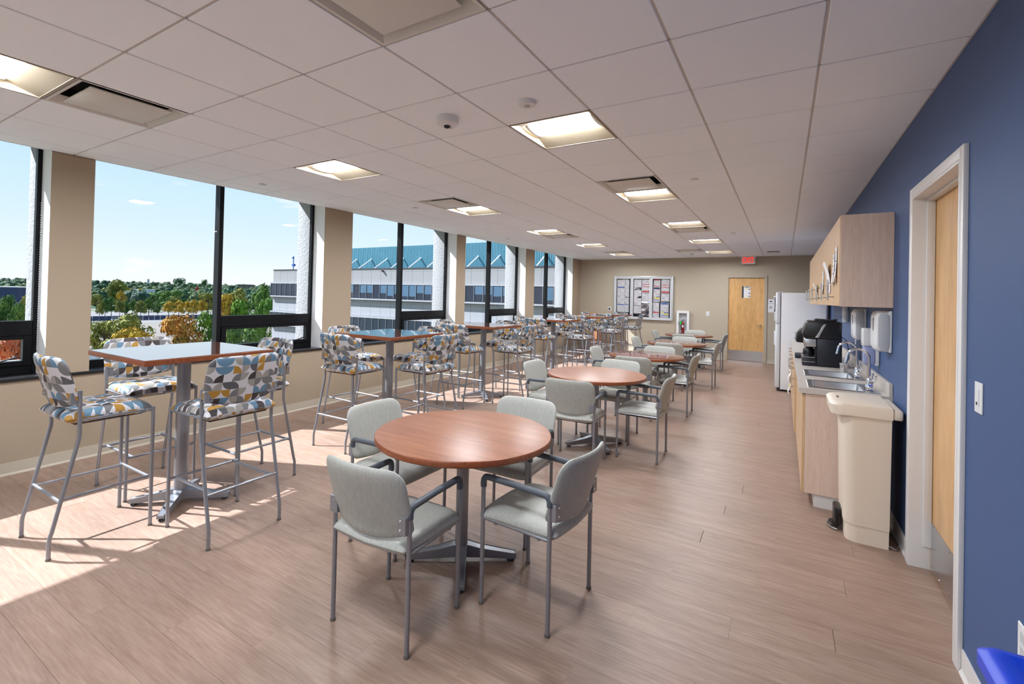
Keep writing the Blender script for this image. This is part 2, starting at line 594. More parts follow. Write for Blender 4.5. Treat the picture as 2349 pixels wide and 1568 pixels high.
def empty(name, loc=(0, 0, 0), rz=0.0):
    o = bpy.data.objects.new(name, None)
    o.empty_display_size = 0.1
    COL.objects.link(o)
    o.location = loc
    o.rotation_euler = (0, 0, rz)
    return o


def tag(o, label, cat, group=None, kind=None):
    o['label'] = label
    o['category'] = cat
    if group:
        o['group'] = group
    if kind:
        o['kind'] = kind
    return o


def struct(o, label=None):
    o['kind'] = 'structure'
    if label:
        o['label'] = label
    return o


def children(o):
    return [c for c in COL.objects if c.parent == o]


_kids = {}


def dup(root, loc, rz, label, kids):
    r = root.copy()
    COL.objects.link(r)
    r.location = loc
    r.rotation_euler = (0, 0, rz)
    r['label'] = label
    mp = {root: r}
    for ch in kids:
        c = ch.copy()
        COL.objects.link(c)
        c.parent = mp[ch.parent]
        mp[ch] = c
    return r


def all_kids(root):
    out = []

    def rec(o):
        for c in o.children:
            out.append(c)
            rec(c)
    bpy.context.view_layer.update()
    rec(root)
    return out


def arc(c, r, a0, a1, n, plane='YZ', fixed=0.0):
    pts = []
    for i in range(n + 1):
        a = a0 + (a1 - a0) * i / n
        p, q = c[0] + r * math.cos(a), c[1] + r * math.sin(a)
        pts.append({'YZ': (fixed, p, q), 'XZ': (p, fixed, q), 'XY': (p, q, fixed)}[plane])
    return pts


def pad(nu, nv, pos, thick, uvf):
    """cushion: two sheets that meet in a rounded edge.  pos(s, t) -> (centre point, normal)"""
    mb = MB()
    S = [math.sin(PI / 2 * (-1 + 2 * i / nu)) for i in range(nu + 1)]
    Tt = [math.sin(PI / 2 * (-1 + 2 * j / nv)) for j in range(nv + 1)]
    uv = []
    for side in (1, -1):
        for j, t in enumerate(Tt):
            for i, s in enumerate(S):
                c, nrm = pos(s, t)
                h = thick / 2 * math.sqrt(max(0.0, 1 - abs(s) ** 10)) * math.sqrt(max(0.0, 1 - abs(t) ** 8))
                mb.v.append(tuple(Vector(c) + Vector(nrm) * h * side))
                uv.append(uvf(s, t, c, side, h))
    n1 = (nu + 1) * (nv + 1)
    for side in (0, 1):
        for j in range(nv):
            for i in range(nu):
                a = side * n1 + j * (nu + 1) + i
                q = (a, a + 1, a + nu + 2, a + nu + 1)
                mb.f.append(q if side == 0 else q[::-1])
                mb.mi.append(0)
    mb.uv = uv
    return mb


def text_mesh(name, body, size, depth=0.002):
    cu = bpy.data.curves.new(name, 'FONT')
    cu.body = body
    cu.size = size
    cu.extrude = depth
    cu.align_x = 'CENTER'
    cu.align_y = 'CENTER'
    tmp = bpy.data.objects.new(name + '_tmp', cu)
    COL.objects.link(tmp)
    bpy.context.view_layer.update()
    me = bpy.data.meshes.new_from_object(tmp.evaluated_get(bpy.context.evaluated_depsgraph_get()))
    bpy.data.objects.remove(tmp, do_unlink=True)
    bpy.data.curves.remove(cu)
    me.materials.clear()
    return me


ORD = ['', 'first', 'second', 'third', 'fourth', 'fifth', 'sixth', 'seventh', 'eighth', 'ninth']

# ================================================================ SETTING
rnd = random.Random(7)

# ---- floor: vinyl planks laid across the room
floor = obj('floor', MB().box(XL - 0.3, YB - 0.2, -0.12, XR + 0.2, YE + 0.2, -0.006), 'subfloor')
struct(floor, 'wood-look plank floor')
PW, PL = 0.181, 1.22
_pl = {}


def plank_mesh(length):
    k = round(length, 2)
    if k not in _pl:
        _pl[k] = MB().box(-k / 2, -PW / 2 + 0.0004, -0.006, k / 2, PW / 2 - 0.0004, 0).mesh('plank', bevel=0.0004)
        _pl[k].materials.append(M['plank'])
    return _pl[k]


rest = MB()
row = 0
y = YB
while y < YE:
    off = (row * 0.437) % PL
    xs = [XL - 0.02]
    q = XL - 0.02 + (off if off > 0.12 else PL)
    while q < XR - 0.12:
        xs.append(q)
        q += PL
    xs.append(XR + 0.14)
    for a, b in zip(xs, xs[1:]):
        if -2.5 < y < 5.6:
            obj('plank', plank_mesh(b - a - 0.0012), None, floor, ((a + b) / 2, y + PW / 2, 0))
        else:
            rest.box(a + 0.0006, y + 0.0006, -0.006, b - 0.0006, y + PW - 0.0006, 0)
    y += PW
    row += 1
fr = obj('planks', rest.mesh('planks', smooth=False), 'plank', floor)
fr['kind'] = 'stuff'

# ---- ceiling: lay-in tiles in a metal grid
ceiling = obj('ceiling', MB().box(XL - 0.6, YB - 0.2, HC + 0.22, XR + 0.2, YE + 0.2, HC + 0.32), 'plenum')
struct(ceiling, 'suspended ceiling of white square tiles')
LIGHTS = [(i, j) for j in (-7, -3, 1, 5, 9, 13, 17) for i in (-4, 0)]
VENTS = [(-4, -2), (-4, 4), (-4, 10), (-4, 16), (0, -2), (0, 4), (0, 10), (-1, 16)]
SKIP = set(LIGHTS) | set(VENTS)
_tl = {}


def tile_mesh(w, d):
    k = (round(w, 3), round(d, 3))
    if k not in _tl:
        _tl[k] = MB().box(-w / 2, -d / 2, 0, w / 2, d / 2, 0.016).mesh('ceiling_tile', bevel=0.003, smooth=False)
        _tl[k].materials.append(M['tile'])
    return _tl[k]


back_tiles = MB()
for j in range(-10, 20):
    y0, y1 = max(j * T, YB), min((j + 1) * T, YE)
    if y1 - y0 < 0.05:
        continue
    for i in range(-7, 4):
        if (i, j) in SKIP:
            continue
        x0, x1 = max(i * T, XL), min((i + 1) * T, XR)
        g = 0.0065
        if j >= -3:
            obj('ceiling_tile', tile_mesh(x1 - x0 - 2 * g, y1 - y0 - 2 * g), None, ceiling, ((x0 + x1) / 2, (y0 + y1) / 2, HC))
        else:
            back_tiles.box(x0 + g, y0 + g, HC, x1 - g, y1 - g, HC + 0.016)
bt = obj('ceiling_tiles', back_tiles.mesh('ceiling_tiles', smooth=False), 'tile', ceiling)
bt['kind'] = 'stuff'
tee = MB().box(-0.012, YB, HC + 0.006, 0.012, YE, HC + 0.018).mesh('grid_tee', smooth=False)
tee.materials.append(M['tbar'])
for i in range(-6, 4):
    obj('grid_tee', tee, None, ceiling, (i * T, 0, 0))
crs = MB().box(XL, -0.012, HC + 0.006, XR, 0.012, HC + 0.0175).mesh('grid_cross_tee', smooth=False)
crs.materials.append(M['tbar'])
for j in range(-9, 20):
    obj('grid_cross_tee', crs, None, ceiling, (0, j * T, 0))
obj('wall_angle', MB().box(XR - 0.02, YB, HC + 0.001, XR, YE, HC + 0.02).box(XL, YE - 0.02, HC + 0.001, XR, YE, HC + 0.02), 'tbar', ceiling)
obj('edge_board', MB().box(XL - 0.012, YB, HC - 0.002, XL, YE, HC + 0.215).mesh('edge_board', smooth=False), 'tile', ceiling)

# ---- left wall with window bays
LEDGE = 0.822
XF = -4.17                       # room side of the window frames
PILLARS = [(YB, -5.2), (-3.66, -3.16), (-0.76, -0.445), (2.195, 2.71), (5.39, 5.71), (8.37, 8.87), (11.5, YE)]
wl_ = obj('wall_left', MB().box(XL - 0.5, YB, 0, XL, YE + 0.15, LEDGE - 0.03).mesh('wall_left', smooth=False), 'beige')
struct(wl_, 'beige wall with a row of tall windows')
obj('wall_head', MB().box(-4.25, YB, HC + 0.17, XL, YE + 0.15, HC + 0.5).box(-4.56, YB, HC + 0.13, -4.25, YE + 0.15, HC + 0.5).mesh('wall_head', smooth=False), 'stucco', wl_)
for a, b in PILLARS:
    mb = MB()
    mb.box(-4.2, a, LEDGE, XL, b, HC + 0.22)
    me = mb.mesh('pillar', smooth=False)
    me.materials.append(M['beige'])
    me.materials.append(M['reveal'])
    for p in me.polygons:
        if abs(p.normal.y) > 0.5:
            p.material_index = 1
    obj('pillar', me, None, wl_)
    obj('stucco_fin', MB().box(-4.55, a + 0.005, -0.5, -4.242, b - 0.005, HC + 0.5).mesh('stucco_fin', bevel=0.012, seg=2), 'stucco', wl_)
led = obj('trim_1', MB().box(XF - 0.03, YB, LEDGE - 0.028, XL + 0.022, YE, LEDGE).mesh('trim_1', bevel=0.004), 'ledge')
struct(led, 'black ledge running under the windows')
# outer sill
obj('outer_sill', MB().box(-4.58, YB, 0.55, -4.25, YE, LEDGE - 0.045), 'stucco', wl_)

BAYS = [(-5.2, -3.66, -4.5), (-3.16, -0.76, -2.10), (-0.445, 2.195, 0.85), (2.71, 5.39, 4.04), (5.71, 8.37, 7.02), (8.87, 11.5, 10.14)]
FT = 0.06
HT = HC + 0.165
for n, (a, b, mu) in enumerate(BAYS):
    x0, x1 = XF - FT, XF
    fr_ = MB()
    jw = 0.032
    fr_.box(x0, a, LEDGE, x1, a + jw, HT)
    fr_.box(x0, b - jw, LEDGE, x1, b, HT)
    fr_.box(x0, a + jw, LEDGE, x1, b - jw, LEDGE + 0.07)
    fr_.box(x0, a + jw, HT - 0.03, x1, b - jw, HT)
    w = obj('window_%d' % n, fr_.mesh('window', bevel=0.003), 'black_frame')
    struct(w, 'tall black-framed window')
    obj('mullion', MB().box(x0 - 0.05, mu, LEDGE + 0.07, x1, mu + 0.05, HT - 0.03).mesh('mullion', bevel=0.004), 'black_frame', w)
    obj('transom', MB().box(x0, mu + 0.05, 1.165, x1 + 0.004, b - jw, 1.30).mesh('transom', bevel=0.004), 'black_frame', w)
    # hopper sash below the transom
    s0, s1, z0, z1 = mu + 0.054, b - jw - 0.002, LEDGE + 0.072, 1.163
    sb = MB()
    sw = 0.06
    sb.box(x0 + 0.004, s0, z0, x1 + 0.012, s0 + sw, z1).box(x0 + 0.004, s1 - sw, z0, x1 + 0.012, s1, z1)
    sb.box(x0 + 0.004, s0 + sw, z0, x1 + 0.012, s1 - sw, z0 + 0.045).box(x0 + 0.004, s0 + sw, z1 - 0.03, x1 + 0.012, s1 - sw, z1)
    sash = obj('hopper_sash', sb.mesh('hopper_sash', bevel=0.003), 'black_frame', w)
    hy = s1 - 0.26
    hb = MB().box(x1 + 0.012, hy - 0.03, z0 + 0.01, x1 + 0.03, hy + 0.03, z0 + 0.035)
    hb.tube([(x1 + 0.028, hy - 0.02, z0 + 0.03), (x1 + 0.05, hy + 0.06, z0 + 0.06), (x1 + 0.055, hy + 0.15, z0 + 0.085)], [0.006, 0.006, 0.008], 8)
    obj('crank_handle', hb, 'black_frame', sash)
    gx = XF - 0.035
    obj('glass_pane', MB().box(gx - 0.003, a + jw, LEDGE + 0.07, gx + 0.003, mu + 0.002, HT - 0.03).mesh('glass_pane', smooth=False), 'glass', w)
    obj('glass_pane', MB().box(gx - 0.003, mu + 0.048, 1.30, gx + 0.003, b - jw, HT - 0.03).mesh('glass_pane', smooth=False), 'glass', w)
    obj('glass_pane', MB().box(gx - 0.003, s0 + sw, z0 + 0.045, gx + 0.003, s1 - sw, z1 - 0.03).mesh('glass_pane', smooth=False), 'glass', w)
    # bead chain of the roller shade, hanging in the far reveal
    ch = MB()
    for k in range(60):
        zz = 1.05 + k * 0.0225
        ch.lathe([(0.0015, -0.006), (0.004, 0), (0.0015, 0.006)], 6, (XF + 0.05, b - 0.012, zz))
    obj('shade_chain', ch, 'white_plastic', w)

# ---- far wall
DX0, DX1, DZ = 0.375, 1.262, 2.275
wf = obj('wall_far', MB().box(XL - 0.5, YE, 0, DX0, YE + 0.15, HC + 0.3).box(DX1, YE, 0, XR + 0.15, YE + 0.15, HC + 0.3).box(DX0, YE, DZ, DX1, YE + 0.15, HC + 0.3).mesh('wall_far', smooth=False), 'beige2')
struct(wf, 'pale beige end wall')
# ---- right wall
NY0, NY1, NZ = 0.70, 1.655, 2.312
wr = obj('wall_right', MB().box(XR, YB, 0, XR + 0.16, NY0, HC + 0.3).box(XR, NY1, 0, XR + 0.16, YE, HC + 0.3).box(XR, NY0, NZ, XR + 0.16, NY1, HC + 0.3).mesh('wall_right', smooth=False), 'blue')
struct(wr, 'slate blue painted wall')
wb = obj('wall_back', MB().box(XL - 0.5, YB - 0.25, 0, XR + 0.16, YB, LEDGE - 0.03).box(XL - 0.5, YB - 0.25, HC, XR + 0.16, YB, HC + 0.3)
         .box(XL - 0.5, YB - 0.25, LEDGE - 0.03, XL + 0.3, YB, HC).box(XR - 0.5, YB - 0.25, LEDGE - 0.03, XR + 0.16, YB, HC).box(-0.95, YB - 0.25, LEDGE - 0.03, -0.55, YB, HC).mesh('wall_back', smooth=False), 'beige2')
struct(wb, 'unseen beige end wall with two windows added for fill light')
for n, (a, b) in enumerate([(XL + 0.3, -0.95), (-0.55, XR - 0.5)]):  # windows added behind the camera so daylight fills surfaces facing it
    y0, y1 = YB - 0.2, YB - 0.14
    fr_ = MB().box(a, y0, LEDGE - 0.03, a + 0.04, y1, HC).box(b - 0.04, y0, LEDGE - 0.03, b, y1, HC).box(a + 0.04, y0, LEDGE - 0.03, b - 0.04, y1, LEDGE + 0.05).box(a + 0.04, y0, HC - 0.03, b - 0.04, y1, HC)
    w = obj('window_%d' % (len(BAYS) + n), fr_.mesh('window', bevel=0.003), 'black_frame')
    struct(w, 'black-framed window added to the unseen end wall for fill daylight')
    c = (a + b) / 2
    obj('mullion', MB().box(c - 0.025, y0, LEDGE + 0.05, c + 0.025, y1, HC - 0.03).mesh('mullion', bevel=0.003), 'black_frame', w)
    for p, q in ((a + 0.04, c - 0.025), (c + 0.025, b - 0.04)):
        obj('glass_pane', MB().box(p, y0 + 0.027, LEDGE + 0.05, q, y0 + 0.033, HC - 0.03).mesh('glass_pane', smooth=False), 'glass', w)


# ---- baseboards
def base(name, x0, y0, x1, y1, mat, toe):
    """vinyl cove base: thin strip with a small toe"""
    mb = MB()
    h, t = 0.105, 0.006
    if toe == '+X':
        mb.prism([(x0, 0), (x0 + 0.016, 0), (x0 + t, 0.018), (x0 + t, h), (x0, h)], 'Y', y0, y1)
    elif toe == '-X':
        mb.prism([(x1, 0), (x1 - 0.016, 0), (x1 - t, 0.018), (x1 - t, h), (x1, h)], 'Y', y0, y1)
    else:
        mb.prism([(y1, 0), (y1 - 0.016, 0), (y1 - t, 0.018), (y1 - t, h), (y1, h)], 'X', x0, x1)
    return mb


struct(obj('baseboard_left', base('', XL, YB, XL, YE, 0, '+X').mesh('b', smooth=False), 'vinyl_base'))
b1 = base('', XL, YE, DX0 - 0.06, YE, 0, '-Y')
struct(obj('baseboard_far', b1.mesh('b', smooth=False), 'vinyl_base'))
struct(obj('baseboard_far_right', base('', DX1 + 0.06, YE, XR, YE, 0, '-Y').mesh('b', smooth=False), 'vinyl_base'))
struct(obj('baseboard_right', base('', XR, YB, XR, NY0 - 0.058, 0, '-X').mesh('b', smooth=False), 'vinyl_base_w'))
struct(obj('baseboard_right_far', base('', XR, NY1 + 0.058, XR, 2.30, 0, '-X').mesh('b', smooth=False), 'vinyl_base_w'))


def lever(parent, at, out, along, mat='chrome'):
    """lever handle: rose, neck and lever; out/along are unit vectors"""
    out, along = Vector(out), Vector(along)
    p = Vector(at)
    mb = MB()
    mb.tube([p, p + out * 0.012], 0.026, 14)
    mb.tube([p + out * 0.012, p + out * 0.05, p + out * 0.056 + along * 0.012, p + out * 0.056 + along * 0.115], [0.010, 0.010, 0.010, 0.008], 10)
    return obj('lever_handle', mb, mat, parent)


# ---- far door (door_1): maple leaf in a painted steel frame
fd = MB()
cw = 0.052
fy0, fy1 = YE - 0.022, YE + 0.15
fd.box(DX0 - cw, fy0, 0, DX0, YE, DZ + cw).box(DX1, fy0, 0, DX1 + cw, YE, DZ + cw).box(DX0, fy0, DZ, DX1, YE, DZ + cw)
fd.box(DX0, fy0, 0, DX0 + 0.014, fy1, DZ).box(DX1 - 0.014, fy0, 0, DX1, fy1, DZ).box(DX0 + 0.014, fy0, DZ - 0.014, DX1 - 0.014, fy1, DZ)
d1 = obj('door_1', fd.mesh('door_frame', bevel=0.002), 'beige2')
struct(d1, 'maple door under the exit sign')
lx0, lx1 = DX0 + 0.018, DX1 - 0.018
dy = YE + 0.035
nb = 4
for k in range(nb):
    a = lx0 + (lx1 - lx0) * k / nb
    b = lx0 + (lx1 - lx0) * (k + 1) / nb
    obj('veneer_strip', MB().box(a, dy, 0.012, b, dy + 0.045, DZ - 0.018).mesh('veneer_strip', smooth=False), 'maple', d1)
obj('kick_plate', MB().box(lx0 + 0.012, dy - 0.003, 0.02, lx1 - 0.012, dy, 0.285).mesh('kick_plate', smooth=False), 'steel', d1)
lever(d1, (lx1 - 0.07, dy, 0.985), (0, -1, 0), (-1, 0, 0))

# ---- near door (door_2) in the blue wall
nd = MB()
cw = 0.056
nx0, nx1 = XR - 0.02, XR + 0.16
nd.box(nx0, NY0 - cw, 0, XR, NY0, NZ + cw).box(nx0, NY1, 0, XR, NY1 + cw, NZ + cw).box(nx0, NY0, NZ, XR, NY1, NZ + cw)
nd.box(nx0, NY0, 0, nx1, NY0 + 0.016, NZ).box(nx0, NY1 - 0.016, 0, nx1, NY1, NZ).box(nx0, NY0 + 0.016, NZ - 0.016, nx1, NY1 - 0.016, NZ)
nd.box(XR + 0.05, NY1 - 0.032, 0.14, XR + 0.09, NY1 - 0.016, NZ - 0.016).box(XR + 0.05, NY0 + 0.016, 0.14, XR + 0.09, NY0 + 0.032, NZ - 0.016)
nd.box(XR + 0.05, NY0 + 0.032, NZ - 0.032, XR + 0.09, NY1 - 0.032, NZ - 0.016)
d2 = obj('door_2', nd.mesh('door_frame', bevel=0.003, seg=2), 'white_paint')
struct(d2, 'maple door in a white frame, in the blue wall')
dxx = XR + 0.092
la, lb = NY0 + 0.02, NY1 - 0.02
for k in range(4):
    a, b = la + (lb - la) * k / 4, la + (lb - la) * (k + 1) / 4
    obj('veneer_strip', MB().box(dxx, a, 0.012, dxx + 0.045, b, NZ - 0.02).mesh('veneer_strip', smooth=False), 'maple', d2)
kp = obj('kick_plate', MB().box(dxx - 0.003, la + 0.01, 0.02, dxx, lb - 0.01, 0.30).mesh('kick_plate', smooth=False), 'steel', d2)
sc = MB()
for k in range(6):
    yy = la + 0.03 + (lb - la - 0.06) * k / 5
    for zz in (0.04, 0.28):
        sc.lathe([(0.004, -0.0045), (0.003, -0.006)], 8, (dxx, yy, zz), 'X')
obj('screw', sc, 'chrome', kp)
lever(d2, (dxx, la + 0.07, 1.0), (-1, 0, 0), (0, 1, 0))


# ================================================================ CEILING FIXTURES
def place_name(i, j, js):
    side = 'over the round tables' if i == 0 else 'over the bar tables'
    return side


lm = {}
hm = MB()
h = T / 2 - 0.006
hm.box(-h, -h, 0.09, h, h, 0.10)
for s in (-1, 1):
    hm.box(s * h, -h, 0.0, s * (h - 0.012), h, 0.09).box(-h, s * h, 0.0, h, s * (h - 0.012), 0.09)
lm['housing'] = hm.mesh('housing', smooth=False)
rf = MB()
for s in (-1, 1):
    prof = [(0.121 + (h - 0.013 - 0.121) * k / 6, 0.052 - 0.05 * (k / 6)) for k in range(7)]
    for (a, za), (b, zb) in zip(prof, prof[1:]):
        rf.add([(-h + 0.013, s * a, za), (h - 0.013, s * a, za), (h - 0.013, s * b, zb), (-h + 0.013, s * b, zb)], [(0, 1, 2, 3)])
lm['reflector'] = rf.mesh('reflector')
df = MB()
LW, LZ = 0.118, 0.046
pr = [(-LW + 2 * LW * k / 12, LZ - 0.010 * (1 - (2 * k / 12 - 1) ** 2)) for k in range(13)]
df.prism(pr + [(LW, LZ + 0.012), (-LW, LZ + 0.012)], 'X', -0.238, 0.238)
dmesh = df.mesh('diffuser')
lm['diffuser'] = dmesh
ep = MB()
pe = [(-LW - 0.003 + (2 * LW + 0.006) * k / 12, LZ - 0.014 * (1 - (2 * k / 12 - 1) ** 2) - 0.004) for k in range(13)]
ep.prism(pe + [(LW + 0.003, LZ + 0.02), (-LW - 0.003, LZ + 0.02)], 'X', -0.262, -0.2385)
lm['end_cap'] = ep.mesh('end_cap')
for k, mt in (('housing', 'fixture'), ('reflector', 'fixture'), ('diffuser', 'diffuser'), ('end_cap', 'grey_plastic')):
    lm[k].materials.append(M[mt])
LJ = [-7, -3, 1, 5, 9, 13, 17]
for (i, j) in LIGHTS:
    k = len(LJ) - LJ.index(j)
    t = empty('ceiling_light', ((i + 0.5) * T, (j + 0.5) * T, HC))
    tag(t, '%s recessed light from the exit wall in the row over the %s tables' % (ORD[k], 'round' if i == 0 else 'bar'), 'ceiling light', 'recessed ceiling lights')
    obj('housing', lm['housing'], None, t)
    obj('reflector', lm['reflector'], None, t)
    obj('diffuser', lm['diffuser'], None, t)
    e1 = obj('end_cap', lm['end_cap'], None, t)
    obj('end_cap', lm['end_cap'], None, t, (0, 0, 0), (0, 0, PI))
    if (i, j) == (0, 1):
        obj('indicator', MB().lathe([(0.008, -0.2635), (0.007, -0.268)], 10, (0, -0.05, 0.043), 'X'), 'red_led', e1)

vh = T / 2 - 0.006
vm = {}
vb = MB()
prof = [(vh, 0.0), (vh - 0.016, 0.0), (vh - 0.060, 0.045)]
prof2 = [(vh - 0.060, 0.045), (vh - 0.055, 0.10)]


def sqring(mb, p, q):
    (a, za), (b, zb) = p, q
    A = [(-a, -a, za), (a, -a, za), (a, a, za), (-a, a, za)]
    B = [(-b, -b, zb), (b, -b, zb), (b, b, zb), (-b, b, zb)]
    mb.add(A + B, [(i, (i + 1) % 4, 4 + (i + 1) % 4, 4 + i) for i in range(4)])


for p, q in zip(prof, prof[1:]):
    sqring(vb, p, q)
vm['frame'] = vb.mesh('frame', angle=20)
tb = MB().box(-vh + 0.02, -vh + 0.02, 0.10, vh - 0.02, vh - 0.02, 0.12)
for p, q in zip(prof2, prof2[1:]):
    sqring(tb, p, q)
vm['throat'] = tb.mesh('throat', smooth=False)
vm['face_panel'] = MB().box(-0.226, -0.226, -0.004, 0.226, 0.226, 0.006).mesh('face_panel', bevel=0.005, seg=2)
hg = MB()
for a in (-0.15, 0.15):
    for b in (-0.15, 0.15):
        hg.tube([(a, b, 0.006), (a, b, 0.10)], 0.006, 6)
vm['hanger'] = hg.mesh('hanger')
for k, mt in (('frame', 'vent'), ('throat', 'vent_dark'), ('face_panel', 'vent'), ('hanger', 'vent_dark')):
    vm[k].materials.append(M[mt])
VL = {(-4, -2): 'square air diffuser over the bar tables, fourth from the exit wall', (-4, 4): 'square air diffuser over the bar tables, third from the exit wall',
      (-4, 10): 'square air diffuser over the bar tables, second from the exit wall', (-4, 16): 'square air diffuser over the bar tables, closest to the exit wall',
      (0, -2): 'square air diffuser over the round tables, third from the exit wall', (0, 4): 'square air diffuser over the round tables, second from the exit wall',
      (0, 10): 'square air diffuser over the round tables, closest to the exit wall', (-1, 16): 'square air diffuser beside the small detector near the exit wall'}
for (i, j) in VENTS:
    t = empty('air_diffuser', ((i + 0.5) * T, (j + 0.5) * T, HC))
    tag(t, VL[(i, j)], 'air vent', 'square ceiling air diffusers')
    for k in vm:
        obj(k, vm[k], None, t)

# smoke detector, sensors, sprinklers, far speaker
t = empty('smoke_detector', (-0.47 * T, 0.46 * T, HC))
tag(t, 'white round smoke alarm with a dark strobe lens on the ceiling', 'smoke detector')
obj('body', MB().lathe([(0.078, 0), (0.078, -0.02), (0.074, -0.045), (0.060, -0.055), (0.02, -0.057)], 28), 'white_plastic', t)
obj('strobe_lens', MB().lathe([(0.024, -0.056), (0.02, -0.066), (0.008, -0.072)], 14), 'vent_dark', t)
lt = MB()
for a in (30, 150, 270):
    lt.box(-0.010, 0.042, -0.0566, 0.010, 0.048, -0.0556)
obj('lettering', lt.mesh('lettering', smooth=False), 'ink_red', t)
t = empty('occupancy_sensor', (0.52 * T, 0.49 * T, HC))
tag(t, 'white low-profile motion sensor disc on the ceiling tile beside a light', 'sensor')
obj('body', MB().lathe([(0.06, 0), (0.06, -0.01), (0.052, -0.024), (0.02, -0.028)], 24), 'white_plastic', t)
obj('lens', MB().lathe([(0.02, -0.027), (0.016, -0.036), (0.006, -0.04)], 12), 'grey_plastic', t)
t = empty('ceiling_sensor', (-0.62 * T, 17.9 * T, HC))
tag(t, 'small white detector on the ceiling near the exit wall', 'sensor')
obj('body', MB().lathe([(0.05, 0), (0.05, -0.03), (0.03, -0.045), (0.01, -0.047)], 18), 'white_plastic', t)
obj('lens', MB().lathe([(0.014, -0.045), (0.008, -0.055)], 10), 'vent_dark', t)
t = empty('ceiling_dome', (2.39 * T, 17.9 * T, HC))
tag(t, 'dark round dome on the ceiling between the exit sign and fridge', 'ceiling dome')
obj('trim_ring', MB().lathe([(0.11, 0), (0.11, -0.02), (0.095, -0.03), (0.05, -0.032)], 24), 'white_plastic', t)
obj('dome', MB().lathe([(0.13, -0.002), (0.13, -0.012), (0.11, -0.014)], 24), 'vent_dark', t)
SP = [((-4.51, 4.54), 'flat sprinkler cap beside the diffuser over the bar tables'), ((-5.6, 1.5), 'flat sprinkler cap on the ceiling tile close to the windows'),
      ((1.5, 4.53), 'flat sprinkler cap on the ceiling over the aisle by the sinks'), ((1.49, 11.57), 'flat sprinkler cap on the ceiling over the aisle by the fridge'),
      ((-5.5, 10.5), 'flat sprinkler cap over the bar tables closest to the bulletin board')]
for (a, b), lb_ in SP:
    t = empty('sprinkler_cap', (a * T, b * T, HC))
    tag(t, lb_, 'sprinkler', 'ceiling sprinkler caps')
    obj('cover_plate', MB().lathe([(0.042, -0.004), (0.042, -0.007), (0.036, -0.009)], 22), 'white_plastic', t)
    obj('collar', MB().lathe([(0.03, 0.0), (0.03, -0.005)], 18), 'grey_plastic', t)


# ================================================================ FURNITURE
def make_armchair():
    root = empty('armchair')
    tag(root, 'x', 'chair', 'grey armchairs at the round tables')
    LX, LY = 0.236, 0.20
    # seat cushion
    W0 = 0.245

    def seat(s, t):
        yy = 0.0 + 0.225 * t
        w = W0 - 0.012 * (t < 0) * abs(t)
        x = w * s * (1 - 0.05 * max(0, abs(t) - 0.85) / 0.15)
        z = 0.474 + 0.006 * (1 - s * s) - 0.016 * max(0, t) ** 3 - 0.012 * (1 - abs(s)) * max(0, -t) ** 2
        return (x, yy + 0.012 * (1 - s * s) * t, z), (0, 0, 1)
    obj('seat', pad(18, 14, seat, 0.080, lambda s, t, c, side, h: (c[0], c[1] + (0 if side > 0 else 0.9))).mesh('seat', angle=70), 'grey_fabric', root)
    obj('seat_pan', MB().box(-0.20, -0.18, 0.428, 0.20, 0.19, 0.450).mesh('seat_pan', bevel=0.006), 'pan', root)
    # backrest
    w, zt, zb, r = 0.248, 0.852, 0.545, 0.075

    def back(s, t):
        x = w * s
        ax = abs(x)
        top = zt if ax < w - r else zt - r + math.sqrt(max(0, r * r - (ax - (w - r)) ** 2))
        bot = zb - 0.045 * (1 - (x / w) ** 2)
        if ax > w - 0.03:
            bot += 0.03 - math.sqrt(max(0, 0.03 ** 2 - (ax - (w - 0.03)) ** 2))
        z = bot + (top - bot) * (t + 1) / 2
        yy = -0.186 - 0.30 * max(0, z - 0.55) + 0.05 * (x / w) ** 2 - 0.04
        return (x, yy, z), (0, 0.96, 0.28)
    obj('backrest', pad(20, 14, back, 0.04, lambda s, t, c, side, h: (c[0], c[2])).mesh('backrest', angle=70), 'grey_fabric', root)
    for sx in (-1, 1):
        for sy, zt_ in ((1, 0.635), (-1, 0.625)):
            lg = obj('leg', MB().tube([(sx * LX, sy * LY, 0.012), (sx * LX, sy * LY, zt_)], 0.0115, 12), 'silver', root)
            obj('glide', MB().lathe([(0.014, 0.0), (0.015, 0.004), (0.012, 0.014)], 12, (sx * LX, sy * LY, 0)), 'glide', lg)
        # arm: dark sleeve over an inverted U
        pts = [(sx * LX, -LY, 0.618), (sx * LX, -LY, 0.638)]
        pts += arc((-LY + 0.03, 0.638), 0.03, PI, PI / 2, 5, 'YZ', sx * LX)[1:]
        pts += [(sx * LX, 0.0, 0.674)]
        pts += arc((LY - 0.03, 0.644), 0.03, PI / 2, 0, 5, 'YZ', sx * LX)
        pts += [(sx * LX, LY, 0.618)]
        obj('armrest', MB().tube(pts, 0.0165, 12), 'arm', root)
        br = obj('back_bracket', MB().box(sx * (LX - 0.046), -LY - 0.034, 0.552, sx * (LX + 0.004), -LY - 0.006, 0.632).mesh('back_bracket', bevel=0.0015), 'silver', root)
        sc_ = MB()
        for zz in (0.572, 0.614):
            sc_.lathe([(0.006, -LY - 0.0335), (0.005, -LY - 0.0365)], 8, (sx * (LX - 0.028), 0, zz), 'Y')
        obj('screw', sc_, 'chrome', br)
        obj('side_rail', MB().tube([(sx * LX, -LY, 0.455), (sx * LX, LY, 0.455)], 0.009, 10), 'silver', root)
    obj('cross_rail', MB().tube([(-LX, 0.12, 0.445), (LX, 0.12, 0.445)], 0.010, 10), 'silver', root)
    obj('cross_rail', MB().tube([(-LX, -0.14, 0.445), (LX, -0.14, 0.445)], 0.010, 10), 'silver', root)
    return root


